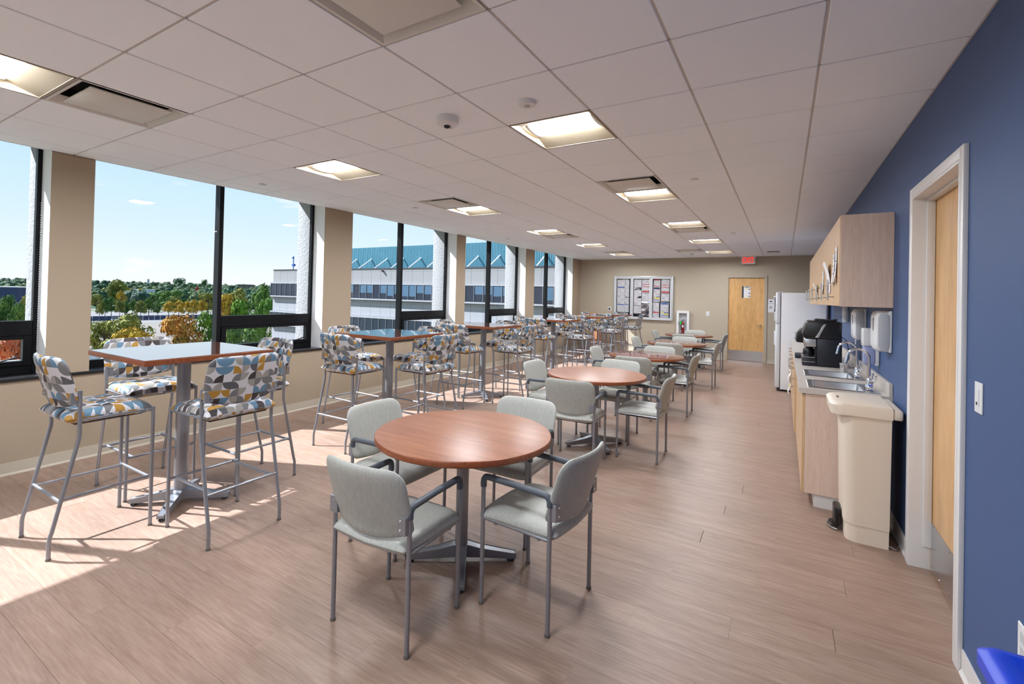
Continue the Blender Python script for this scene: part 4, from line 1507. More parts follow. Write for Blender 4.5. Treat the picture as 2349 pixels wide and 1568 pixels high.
obj('hinge', MB().box(1.60, FY0 + 0.01, 1.806, 1.68, FY0 + 0.05, 1.82).mesh('hinge', bevel=0.003), 'grey_plastic', t)
obj('hinge', MB().box(1.575, FY0 + 0.005, 1.2235, 1.65, FY0 + 0.04, 1.2345), 'steel', t)
obj('base_grille', MB().box(1.60, FY0 + 0.01, 0.0, 1.65, FY1 - 0.01, 0.06), 'grey_gap', t)
ftm = MB()
for yy in (FY0 + 0.05, FY1 - 0.05):
    ftm.tube([(1.70, yy, 0.0), (1.70, yy, 0.03)], 0.02, 10).tube([(2.25, yy, 0.0), (2.25, yy, 0.03)], 0.02, 10)
obj('foot', ftm, 'black', t)
n_ = MB()
vs = []
for k in range(9):
    f_ = k / 8
    vs += [(1.556 - 0.09 * (1 - f_) ** 2 * 0.3 - 0.03 * f_ ** 3, FY0 + 0.10, 1.74 - 0.30 * f_), (1.556, FY0 + 0.32, 1.74 - 0.30 * f_)]
n_.add(vs, [(2 * k, 2 * k + 1, 2 * k + 3, 2 * k + 2) for k in range(8)])
t = obj('fridge_note', n_.mesh('fridge_note'), 'paper')
t.modifiers.new('thickness', 'SOLIDIFY').thickness = 0.001
tag(t, 'curled white note stuck to the freezer door of the refrigerator', 'paper')

# --- tan step-on bin
t = empty('step_bin', (0, 0, 0))
tag(t, 'tall tan step-on waste bin in front of the sink cabinet', 'waste bin')
BX0, BX1, BY0, BY1 = 2.045, 2.318, 1.775, 2.235


def bin_ring(z, g, front):
    """rounded towards the room (-X), square at the back"""
    x0, x1, y0, y1 = BX0 + g + front, BX1 - g * 0.4, BY0 + g, BY1 - g
    pts = [(x1, y0)]
    r = 0.07
    for k in range(7):
        a = -PI / 2 - PI / 2 * k / 6
        pts.append((x0 + r + r * math.cos(a), y0 + r + r * math.sin(a)))
    for k in range(7):
        a = PI - PI / 2 * k / 6
        pts.append((x0 + r + r * math.cos(a), y1 - r + r * math.sin(a)))
    pts.append((x1, y1))
    return [(p[0], p[1], z) for p in pts]


def loft(rings):
    mb = MB()
    n = len(rings[0])
    vs = [p for r_ in rings for p in r_]
    fs = [tuple(range(n - 1, -1, -1)), tuple((len(rings) - 1) * n + i for i in range(n))]
    for k in range(len(rings) - 1):
        fs += [(k * n + i, k * n + (i + 1) % n, (k + 1) * n + (i + 1) % n, (k + 1) * n + i) for i in range(n)]
    return mb.add(vs, fs)


obj('body', loft([bin_ring(0.0, 0.022, 0.01), bin_ring(0.118, 0.020, 0.01), bin_ring(0.12, 0.016, 0.006), bin_ring(0.86, 0.006, 0.0)]).mesh('body', angle=40), 'tan', t)
obj('lid', loft([bin_ring(0.862, -0.004, -0.055), bin_ring(0.925, -0.006, -0.060), bin_ring(0.94, 0.0, -0.052), bin_ring(0.95, 0.02, -0.03)]).mesh('lid', bevel=0.0, angle=40), 'tan', t)
obj('lid_hinge', MB().box(BX1 + 0.003, BY0 - 0.002, 0.864, BX1 + 0.055, BY1 + 0.002, 0.93).mesh('lid_hinge', bevel=0.012, seg=3), 'tan', t)
pd = obj('pedal', MB().prism([(p[0] * 0.4 + 2.03, p[1] * 0.7 + 2.005) for p in rounded_rect(0.09, 0.085, 0.06)], 'Z', 0.022, 0.034).mesh('pedal', bevel=0.004), 'black', t)
obj('pedal_guard', MB().prism([(p[0] * 0.35 + 2.045, p[1] * 0.9 + 2.005) for p in rounded_rect(0.07, 0.09, 0.05)], 'Z', 0.034, 0.16).mesh('pedal_guard', bevel=0.01, seg=2), 'black', t)
obj('pedal_rim', MB().tube([(2.04 - 0.055 * math.sin(a), 2.005 + 0.075 * math.cos(a), 0.012) for a in [PI * k / 10 for k in range(11)]], 0.005, 8), 'steel', t)
obj('rear_wire', MB().tube([(BX1 - 0.02, BY0 + 0.03, 0.03), (BX1 + 0.03, BY0 + 0.03, 0.008), (BX1 + 0.055, BY0 + 0.10, 0.008), (BX1 + 0.055, BY1 - 0.1, 0.008), (BX1 + 0.03, BY1 - 0.03, 0.008), (BX1 - 0.02, BY1 - 0.03, 0.03)], 0.004, 8), 'steel', t)
bd = MB()
bd.cur = 0
bd.box(2.035, 1.965, 0.9502, 2.052, 1.98, 0.9515)
obj('badge', MB().box(2.03, 1.955, 0.9500, 2.043, 2.025, 0.9512).mesh('badge', smooth=False), 'ink_dark', t)
obj('badge_dot', MB().box(2.031, 1.985, 0.9513, 2.042, 2.005, 0.9516).mesh('badge_dot', smooth=False), 'ink_red', t)

# --- blue recycling bin in the corner by the wall switch
t = empty('recycling_bin', (0, 0, 0))
tag(t, 'bright blue recycling bin with a domed lid against the blue wall', 'recycling bin')
RX0, RX1, RY0, RY1 = 2.155, 2.385, -1.02, -0.455


def rr3(x0, x1, y0, y1, r, z, slope=0.0):
    pts = rounded_rect((x1 - x0) / 2, (y1 - y0) / 2, r, 5)
    return [(p[0] + (x0 + x1) / 2, p[1] + (y0 + y1) / 2, z + slope * (p[0])) for p in pts]


obj('body', loft([rr3(RX0 + 0.03, RX1 - 0.02, RY0 + 0.04, RY1 - 0.04, 0.03, 0.0), rr3(RX0 + 0.012, RX1 - 0.008, RY0 + 0.012, RY1 - 0.012, 0.03, 0.655)]).mesh('body', angle=40), 'bin_blue_d', t)
obj('rim', loft([rr3(RX0 + 0.004, RX1 - 0.003, RY0 + 0.004, RY1 - 0.004, 0.032, 0.655), rr3(RX0 + 0.004, RX1 - 0.003, RY0 + 0.004, RY1 - 0.004, 0.032, 0.668)]).mesh('rim', angle=40), 'grey_plastic', t)
obj('lid', loft([rr3(RX0 - 0.004, RX1 + 0.0, RY0 - 0.004, RY1 + 0.004, 0.035, 0.669), rr3(RX0 - 0.004, RX1 + 0.0, RY0 - 0.004, RY1 + 0.004, 0.035, 0.702),
                 rr3(RX0 + 0.012, RX1 - 0.012, RY0 + 0.012, RY1 - 0.012, 0.03, 0.716), rr3(RX0 + 0.03, RX1 - 0.04, RY0 + 0.04, RY1 - 0.04, 0.03, 0.722), rr3(RX0 + 0.07, RX1 - 0.06, RY0 + 0.06, RY1 - 0.06, 0.02, 0.705)]).mesh('lid', angle=45), 'bin_blue', t)


# ================================================================ WALL DEVICES
def wall_switch(name, p, normal, label, w=0.042, h_=0.064, rocker=True):
    t = empty(name, p)
    tag(t, label, 'light switch' if rocker else 'outlet')
    nx, ny = normal
    if ny:      # faces -Y
        B = lambda a, b, z0, z1, d0, d1: MB().box(a, -d1, z0, b, -d0, z1)
    else:       # faces -X
        B = lambda a, b, z0, z1, d0, d1: MB().box(-d1, a, z0, -d0, b, z1)
    pl = obj('plate', B(-w, w, -h_, h_, 0, 0.006).mesh('plate', bevel=0.002), 'white_plastic', t)
    if rocker:
        obj('rocker', B(-0.017, 0.017, -0.034, 0.034, 0.006, 0.009).mesh('rocker', bevel=0.001), 'white_plastic', t)
        obj('slider', B(-0.004, 0.004, -0.03, -0.018, 0.009, 0.0115), 'ink_dark', t)
    else:
        obj('socket', B(-0.017, 0.017, 0.006, 0.042, 0.006, 0.008).mesh('socket', bevel=0.001), 'grey_plastic', t)
        obj('socket', B(-0.017, 0.017, -0.042, -0.006, 0.006, 0.008).mesh('socket', bevel=0.001), 'grey_plastic', t)
    return t


wall_switch('light_switch', (XR, 0.474, 1.25), (1, 0), 'white rocker light switch on the blue wall beside the white door frame')
wall_switch('light_switch', (-0.13, YE, 1.25), (0, 1), 'small white light switch on the beige wall between door and extinguisher')
wall_switch('wall_outlet', (XR, 0.02, 0.50), (1, 0), 'white wall outlet low on the blue wall near the blue bin', rocker=False)
t = empty('thermostat', (-2.95, YE, 1.29))
tag(t, 'small white thermostat with a dark screen beside the bulletin board', 'thermostat')
obj('plate', MB().box(-0.05, -0.015, -0.055, 0.05, 0, 0.055).mesh('plate', bevel=0.003), 'white_plastic', t)
obj('screen', MB().box(-0.028, -0.0175, -0.03, 0.028, -0.0145, 0.03), 'vent_dark', t)

# --- exit sign
t = empty('exit_sign', (0.862, YE - 0.16, HC))
tag(t, 'edge-lit EXIT sign with red letters above the maple door', 'exit sign')
obj('canopy', MB().box(-0.19, -0.04, -0.03, 0.19, 0.04, 0.0).mesh('canopy', bevel=0.004), 'alu', t)
obj('panel', MB().box(-0.165, -0.004, -0.215, 0.165, 0.004, -0.03).mesh('panel', bevel=0.002), 'acrylic', t)
tm = text_mesh('exit_letters', 'EXIT', 0.20)
le = obj('exit_letters', tm, 'exit_red', t, (0, -0.0075, -0.118), (PI / 2, 0, 0))
le.scale = (0.66, 1.08, 1.0)

# --- door poster, notice by the door
def sheet(name, x0, x1, z0, z1, y, label, bands=(), body='print', group=None, cat='poster'):
    o = obj(name, MB().box(-(x1 - x0) / 2, -0.0015, -(z1 - z0) / 2, (x1 - x0) / 2, 0, (z1 - z0) / 2).mesh(name, smooth=False), body, None, ((x0 + x1) / 2, y, (z0 + z1) / 2))
    tag(o, label, cat, group)
    for k, (a0, a1, b0, b1, mt) in enumerate(bands):
        w_, h_ = x1 - x0, z1 - z0
        obj('printed_block', MB().box(-w_ / 2 + a0 * w_, -0.0025, h_ / 2 - b1 * h_, -w_ / 2 + a1 * w_, -0.0012, h_ / 2 - b0 * h_).mesh('printed_block', smooth=False), mt, o)
    return o


sheet('door_poster', 0.712, 0.915, 1.715, 2.03, dy - 0.0015, 'printed notice taped to the maple door under the exit sign',
      [(0, 0.22, 0.0, 1.0, 'ink_dark'), (0.3, 0.95, 0.03, 0.1, 'ink_dark'), (0.35, 0.75, 0.16, 0.22, 'ink_yellow'), (0.35, 0.7, 0.82, 0.87, 'ink_yellow'), (0.8, 0.95, 0.2, 0.3, 'ink_dark'),
       (0.82, 0.95, 0.55, 0.65, 'ink_dark'), (0.8, 0.95, 0.82, 0.92, 'ink_dark')], 'paper')
sheet('wall_notice', 1.335, 1.50, 1.345, 1.69, YE - 0.001, 'white notice on the wall between the maple door and the fridge',
      [(0.2, 0.6, 0.12, 0.2, 'ink_dark'), (0.25, 0.5, 0.55, 0.6, 'ink_dark'), (0.15, 0.6, 0.66, 0.7, 'ink_dark'), (0.05, 0.95, 0.31, 0.325, 'ink_dark')], 'paper', cat='notice')

# --- bulletin board cabinet
BBX0, BBX1, BBZ0, BBZ1 = -2.80, -1.06, 1.005, 2.30
t = empty('bulletin_board', ((BBX0 + BBX1) / 2, YE - 0.001, BBZ0))
tag(t, 'enclosed bulletin board with three glazed aluminium doors on the end wall', 'bulletin board')
ox, oz = (BBX0 + BBX1) / 2, BBZ0
W2, HB = (BBX1 - BBX0) / 2, BBZ1 - BBZ0
DP = 0.075
obj('back_panel', MB().box(-W2 + 0.01, -0.012, 0.01, W2 - 0.01, 0, HB - 0.01).mesh('back_panel', smooth=False), 'board_black', t)
cs = MB()
cs.box(-W2, -DP, 0, -W2 + 0.03, 0, HB).box(W2 - 0.03, -DP, 0, W2, 0, HB).box(-W2 + 0.03, -DP, 0, W2 - 0.03, 0, 0.03).box(-W2 + 0.03, -DP, HB - 0.03, W2 - 0.03, 0, HB)
obj('case', cs.mesh('case', bevel=0.004, seg=2), 'alu', t)
sp = [-W2 + 0.032, -W2 + 0.316 * 2 * W2, -W2 + 0.641 * 2 * W2, W2 - 0.032]
for k in range(3):
    a, b = sp[k] + 0.002, sp[k + 1] - 0.002
    z0, z1, fw = 0.033, HB - 0.033, 0.042
    dm = MB().box(a, -DP - 0.004, z0, a + fw, -DP + 0.016, z1).box(b - fw, -DP - 0.004, z0, b, -DP + 0.016, z1)
    dm.box(a + fw, -DP - 0.004, z0, b - fw, -DP + 0.016, z0 + fw).box(a + fw, -DP - 0.004, z1 - fw, b - fw, -DP + 0.016, z1)
    d = obj('door', dm.mesh('door', bevel=0.003), 'alu', t)
    obj('glass_pane', MB().box(a + fw, -DP + 0.004, z0 + fw, b - fw, -DP + 0.008, z1 - fw).mesh('glass_pane', smooth=False), 'glass', d)
    obj('lock', MB().lathe([(0.008, -DP - 0.0045), (0.007, -DP - 0.009)], 10, ((b if k != 2 else a) + (-0.02 if k != 2 else 0.02), 0, HB * 0.5), 'Y'), 'ink_dark', d)
bx = lambda u: BBX0 + (u - 75) / 1350 * (BBX1 - BBX0)
bz = lambda v: BBZ1 - (v - 135) / 975 * (BBZ1 - BBZ0)
PG = 'posters in the bulletin board'
POS = [
    (140, 325, 182, 962, 'wide text poster with two blue headings behind the bulletin board door by the windows', [(0.05, 0.95, 0.25, 0.28, 'ink_blue'), (0.05, 0.95, 0.765, 0.79, 'ink_blue'), (0.1, 0.6, 0.02, 0.035, 'ink_dark')]),
    (330, 425, 184, 960, 'narrow text poster with a dark and a blue heading in the bulletin board', [(0.1, 0.95, 0.55, 0.57, 'ink_navy'), (0.0, 0.95, 0.76, 0.78, 'ink_blue')]),
    (540, 714, 186, 980, 'text poster with two photo strips in the middle of the bulletin board', [(0.05, 0.98, 0.25, 0.33, 'photo'), (0.05, 0.98, 0.51, 0.565, 'photo'), (0.65, 0.98, 0.505, 0.54, 'ink_blue'), (0.0, 0.4, 0.765, 0.78, 'ink_dark'), (0.5, 0.95, 0.765, 0.78, 'ink_dark')]),
    (726, 900, 186, 688, 'white poster with red and navy bands in the middle door of the board', [(0.05, 1, 0.255, 0.28, 'ink_red'), (0.05, 1, 0.35, 0.375, 'ink_red'), (0.05, 1, 0.545, 0.61, 'ink_red'), (0.05, 1, 0.635, 0.655, 'ink_navy'), (0.05, 0.3, 0.96, 0.98, 'ink_red')]),
    (722, 892, 692, 1022, 'dark group photo poster low in the middle door of the board', [(0.0, 1.0, 0.0, 0.15, 'paper'), (0.1, 0.9, 0.52, 0.66, 'photo')]),
    (984, 1136, 188, 702, 'poster with red top, navy band and yellow-blue emblem in the board', [(0.05, 0.95, 0.02, 0.075, 'ink_red'), (0.05, 0.95, 0.31, 0.34, 'ink_red'), (0.05, 0.95, 0.38, 0.455, 'ink_navy'), (0.05, 0.35, 0.81, 0.86, 'ink_yellow'), (0.45, 0.9, 0.80, 0.89, 'ink_yellow'), (0.5, 0.65, 0.76, 0.82, 'ink_blue'), (0.78, 0.92, 0.76, 0.82, 'ink_blue'), (0.0, 0.95, 0.91, 0.935, 'ink_blue')]),
    (974, 1120, 716, 1062, 'white sheet with one red band low in the bulletin board', [(0.05, 0.95, 0.61, 0.68, 'ink_red')]),
    (1160, 1342, 190, 692, 'white poster with red bands behind the bulletin board door by the extinguisher', [(0.05, 0.95, 0.26, 0.285, 'ink_red'), (0.05, 0.95, 0.365, 0.39, 'ink_red'), (0.03, 0.98, 0.56, 0.625, 'ink_red'), (0.03, 0.98, 0.65, 0.67, 'ink_navy')]),
    (1150, 1330, 716, 1050, 'poster with a blue heading and yellow-blue emblem above the extinguisher side corner', [(0.04, 0.92, 0.03, 0.13, 'ink_blue'), (0.04, 0.4, 0.62, 0.68, 'ink_yellow'), (0.5, 0.9, 0.70, 0.82, 'ink_yellow'), (0.5, 0.65, 0.62, 0.72, 'ink_blue'), (0.75, 0.9, 0.62, 0.72, 'ink_blue'), (0.04, 0.92, 0.85, 0.89, 'ink_blue')])]
for a, b, c, d_, lb_, bands in POS:
    sheet('poster', bx(a), bx(b), bz(d_), bz(c), YE - 0.0145, lb_, bands, 'photo' if 'group photo' in lb_ else 'print', PG)

# --- fire extinguisher cabinet
t = empty('extinguisher_cabinet', (-0.772, YE, 0.56))
tag(t, 'white recessed-look cabinet holding a fire extinguisher on the end wall', 'extinguisher cabinet')
ecw, ech, ecd = 0.172, 0.745, 0.10
fm = MB().box(-ecw, -ecd, 0, -ecw + 0.065, 0, ech).box(ecw - 0.065, -ecd, 0, ecw, 0, ech).box(-ecw + 0.065, -ecd, ech - 0.07, ecw - 0.065, 0, ech).box(-ecw + 0.065, -ecd, 0, ecw - 0.065, 0, 0.07)
obj('frame', fm.mesh('frame', bevel=0.004), 'white_paint', t)
obj('back', MB().box(-ecw + 0.065, -0.006, 0.07, ecw - 0.065, 0, ech - 0.07), 'grey_plastic', t)
obj('pull_handle', MB().tube([(-ecw + 0.05, -ecd - 0.002, 0.34), (-ecw + 0.05, -ecd - 0.02, 0.35), (-ecw + 0.05, -ecd - 0.02, 0.42), (-ecw + 0.05, -ecd - 0.002, 0.43)], 0.004, 8), 'steel', t)
obj('glass_pane', MB().box(-ecw + 0.0655, -ecd + 0.01, 0.0705, ecw - 0.0655, -ecd + 0.014, ech - 0.0705).mesh('glass_pane', smooth=False), 'glass', t)
t = empty('fire_extinguisher', (-0.772, YE - 0.052, 0.631))
tag(t, 'red fire extinguisher with a green tag inside the white wall cabinet', 'fire extinguisher')
obj('cylinder', MB().lathe([(0.034, 0.0), (0.036, 0.01), (0.036, 0.30), (0.033, 0.335), (0.02, 0.36), (0.012, 0.37)], 20), 'red', t)
obj('label', MB().prism([(0.0368 * math.cos(a), 0.0368 * math.sin(a)) for a in [-PI / 2 - 0.6 + 1.2 * k / 8 for k in range(9)]] + [(0.0355 * math.cos(a), 0.0355 * math.sin(a)) for a in [-PI / 2 + 0.6 - 1.2 * k / 8 for k in range(9)]], 'Z', 0.20, 0.27).mesh('label', smooth=False), 'paper', t)
obj('valve', MB().tube([(0, 0, 0.37), (0, 0, 0.41)], 0.011, 10).box(-0.012, -0.012, 0.41, 0.05, 0.012, 0.425).mesh('valve', bevel=0.002), 'steel', t)
obj('lever', MB().tube([(0, 0, 0.43), (0.03, 0, 0.445), (0.055, 0, 0.45)], 0.006, 8).tube([(0.01, 0, 0.418), (0.055, 0, 0.40)], 0.005, 8), 'steel', t)
obj('tag', MB().box(-0.032, -0.0395, 0.29, 0.012, -0.038, 0.385).mesh('tag', smooth=False), 'green_tag', t, (0, 0, 0), (0, R(-8), 0))
obj('hose', MB().tube([(-0.012, 0, 0.40), (-0.045, -0.01, 0.38), (-0.047, -0.01, 0.25), (-0.045, 0.0, 0.12)], 0.007, 8), 'black', t)

# --- narrow orange wood stand in the far corner
t = empty('wooden_stand', (-3.36, YE - 0.21, 0))
tag(t, 'narrow orange wooden stand in the corner behind the bar tables', 'stand')
obj('body', MB().box(-0.16, -0.16, 0.03, 0.16, 0.16, 1.11).mesh('body', bevel=0.003), 'orange_wood', t)
obj('top', MB().box(-0.18, -0.18, 1.11, 0.18, 0.18, 1.135).mesh('top', bevel=0.004), 'orange_wood', t)
obj('door', MB().box(-0.145, -0.172, 0.06, 0.145, -0.1605, 1.08).mesh('door', bevel=0.002), 'orange_wood', t)
obj('plinth', MB().box(-0.15, -0.15, 0, 0.15, 0.15, 0.03), 'black', t)


# ================================================================ OUTSIDE
GZ = -13.0
orn = random.Random(21)


def on_z(u, v, z):
    d = ray(u, v)
    return CAM + d * ((z - CAM.z) / d.z)


def az(u):
    a = ray(u, 660)
    b = math.atan2(a.y, a.x)
    return b if b > -PI / 2 else b + 2 * PI


# ---- ground and hills
g = MB()
n = 48
g.add([(0, 0, GZ)] + [(430 * math.cos(2 * PI * k / n), 430 * math.sin(2 * PI * k / n), GZ) for k in range(n)], [(0, 1 + k, 1 + (k + 1) % n) for k in range(n)])
o = obj('ground', g.mesh('ground', smooth=False), 'grass')
struct(o, 'grassy ground far below the windows')


def patch(name, pts, z, mat, label):
    o = obj(name, MB().add([(p[0], p[1], z) for p in pts], [tuple(range(len(pts)))]).mesh(name, smooth=False), mat)
    struct(o, label)
    return o


def pol(az_, d):
    return (CAM.x + d * math.cos(az_), CAM.y + d * math.sin(az_))


def sector(u0, u1, d0, d1, k=10):
    a0, a1 = az(u0), az(u1)
    P = [pol(a0 + (a1 - a0) * i / k, d0) for i in range(k + 1)]
    Q = [pol(a1 + (a0 - a1) * i / k, d1) for i in range(k + 1)]
    return P + Q


patch('car_park', sector(-60, 640, 236, 345), GZ + 0.06, 'asphalt', 'pale asphalt car park')
patch('cleared_lot', sector(-60, 640, 60, 232), GZ + 0.04, 'dirt', 'bare cleared lot')


def hz(d):
    t = max(0.0, min(1.0, (d - 380) / 900.0))
    return GZ + 14.5 * t * t * (3 - 2 * t)


hm_ = MB()
A0, A1 = az(-700), az(900)
na, nd_ = 26, 10
ds = [400 + (1900 - 400) * (k / nd_) ** 1.3 for k in range(nd_ + 1)]
for d in ds:
    for k in range(na + 1):
        p = pol(A0 + (A1 - A0) * k / na, d)
        hm_.v.append((p[0], p[1], hz(d) + 0.2 if d < 1850 else -60))
for i in range(nd_):
    for k in range(na):
        a = i * (na + 1) + k
        hm_.f.append((a, a + 1, a + na + 2, a + na + 1))
        hm_.mi.append(0)
struct(obj('hills', hm_.mesh('hills'), 'forest'), 'wooded hills on the horizon')

# ---- far canopy
ico = bmesh.new()
bmesh.ops.create_icosphere(ico, subdivisions=2, radius=1.0)
IV = [v.co.copy() for v in ico.verts]
IF = [tuple(v.index for v in f.verts) for f in ico.faces]
ico.free()
fo = MB()
CLEAR = [(u, d, 17) for u, d in ((267, 430), (345, 385), (396, 368), (402, 352), (298, 440), (322, 442), (278, 385), (453, 560), (478, 345), (411, 1000), (470, 1000), (222, 360))]
CLEAR += [(u, d, 16) for u in (296, 306, 316, 326, 336, 346, 356) for d in (455, 470, 485, 498)]
CLEAR += [(u, d, 18) for u in range(541, 590, 7) for d in (898, 910)]
CLEAR = [pol(az(u), d) + (r,) for u, d, r in CLEAR]
for k in range(1500):
    a = A0 + (A1 - A0) * orn.random()
    d = 345 + (1350 - 345) * orn.random() ** 1.25
    p = pol(a, d)
    if any(math.hypot(p[0] - c_[0], p[1] - c_[1]) < c_[2] for c_ in CLEAR):
        continue
    hgt = orn.uniform(8, 13)
    rx = orn.uniform(3.5, 6.5)
    base_z = hz(d)
    c = Vector((p[0], p[1], base_z + hgt * 0.55))
    ph = orn.uniform(0, 6)
    fo.cur = 0
    fo.add([(c.x + v.x * rx * 0.8, c.y + v.y * rx * 0.8, c.z + v.z * hgt * 0.42) for v in IV], IF)
    fo.cur = 1 + k % 3
    for q in range(80 if d < 800 else 40):
        e = Vector((orn.gauss(0, 1), orn.gauss(0, 1), orn.gauss(0.35, 0.8))).normalized()
        w_ = 1 + 0.2 * math.sin(5 * e.x + ph) * math.cos(4 * e.y - ph) + orn.uniform(-0.15, 0.1)
        q0 = c + Vector((e.x * rx, e.y * rx, e.z * hgt * 0.47)) * w_
        sz = orn.uniform(0.5, 1.1)
        f1 = e.cross(Vector((orn.gauss(0, 1), orn.gauss(0, 1), orn.gauss(0, 1)))).normalized()
        f2 = (e.cross(f1) + e * orn.uniform(-0.5, 0.5)).normalized()
        fo.add([q0 - f1 * sz, q0 + f2 * sz * 0.8, q0 + f1 * sz, q0 - f2 * sz * 0.8], [(0, 1, 2, 3)])
o = obj('forest_canopy', fo.mesh('forest_canopy', smooth=False), ['forest', 'forest_a', 'forest_b', 'forest_c'])
tag(o, 'dense distant woodland covering the hills beyond the car park', 'woodland', None, 'stuff')


# ---- trees
def crown_mesh(seed, n, conical):
    q = random.Random(seed)
    mb = MB()
    lumps = []
    for k in range(13):
        z = q.random()
        rr = (1 - z * 0.75 if conical else math.sqrt(max(0.05, 1 - (1.9 * z - 0.75) ** 2 * 0.75))) * 0.68
        a = q.uniform(0, 2 * PI)
        r0 = rr * math.sqrt(q.random())
        lumps.append((Vector((r0 * math.cos(a), r0 * math.sin(a), 0.12 + 0.72 * z)), q.uniform(0.26, 0.42)))
    for k in range(n):
        c, r = lumps[q.randrange(len(lumps))]
        d = Vector((q.gauss(0, 1), q.gauss(0, 1), q.gauss(0, 1))).normalized()
        p = c + Vector((d.x * r, d.y * r, d.z * r * 0.55)) * q.uniform(0.7, 1.06)
        s = q.uniform(0.028, 0.06)
        a = Vector((q.gauss(0, 1), q.gauss(0, 1), q.gauss(0, 1))).normalized()
        b = a.cross(d)
        if b.length < 0.05:
            continue
        b.normalize()
        a = b.cross(d).normalized()
        a = (a + d * q.uniform(-0.6, 0.6)).normalized()
        mb.add([p - a * s, p + b * s * 0.7, p + a * s, p - b * s * 0.7], [(0, 1, 2, 3)])
    me = mb.mesh('crown', smooth=False)
    me.materials.append(None)
    return me


CROWN = [crown_mesh(1, 2600, False), crown_mesh(2, 2600, False), crown_mesh(3, 2200, True), crown_mesh(4, 2600, False)]
tk = MB().tube([(0, 0, 0), (0.02, 0, 0.3), (0, 0.02, 0.62), (0.02, 0, 0.85)], [0.05, 0.04, 0.03, 0.012], 8)
for k in range(6):
    a = k * 1.1
    tk.tube([(0, 0, 0.32 + 0.06 * k), (0.22 * math.cos(a), 0.22 * math.sin(a), 0.45 + 0.06 * k), (0.42 * math.cos(a), 0.42 * math.sin(a), 0.58 + 0.05 * k)], [0.02, 0.014, 0.006], 6)
TRUNK = tk.mesh('trunk')
TRUNK.materials.append(M['trunk'])


def tree(u, d, top_v, wpx, mat, variant, label, low=0.2, group='trees outside the windows'):
    p = pol(az(u), d)
    top = at_dist(u, top_v, d).z
    depth = (Vector((p[0], p[1], CAM.z)) - CAM).dot(CF)
    H = top - GZ
    w = wpx * depth / FPX / 2
    t = empty('tree', (p[0], p[1], GZ), orn.uniform(0, 6))
    tag(t, label, 'tree', group)
    c = obj('crown', CROWN[variant], None, t, (0, 0, H * low))
    c.scale = (w, w, H * (1 - low) * 1.04)
    c.material_slots[0].link = 'OBJECT'
    c.material_slots[0].material = M[mat]
    k = obj('trunk', TRUNK, None, t)
    k.scale = (w * 0.9, w * 0.9, H)
    return t


CARD = ORD + ['tenth', 'eleventh', 'twelfth', 'thirteenth', 'fourteenth']
ROWT = [(230, 688, 22, 'leaf_olive'), (243, 683, 24, 'leaf_green'), (257, 682, 26, 'leaf_green'), (276, 688, 22, 'leaf_olive'), (290, 689, 22, 'leaf_green'), (307, 687, 24, 'leaf_green'),
        (324, 689, 24, 'leaf_olive'), (343, 682, 30, 'leaf_green'), (364, 690, 20, 'leaf_green'), (389, 691, 28, 'leaf_yellow'), (412, 689, 28, 'leaf_yellow'), (433, 690, 24, 'leaf_yellow'),
        (446, 687, 24, 'leaf_yellow'), (465, 688, 26, 'leaf_yellow')]
for k, (u, v, w, m_) in enumerate(ROWT):
    kind = {'leaf_olive': 'olive', 'leaf_green': 'green', 'leaf_yellow': 'yellow'}[m_]
    tree(u, 276 + (k % 3) * 5, v, w * 1.25, m_, 2 if k % 2 else 0, 'slim %s tree, %s from the pillar in the row along the car park' % (kind, CARD[k + 1]), 0.24, 'trees along the far car park')
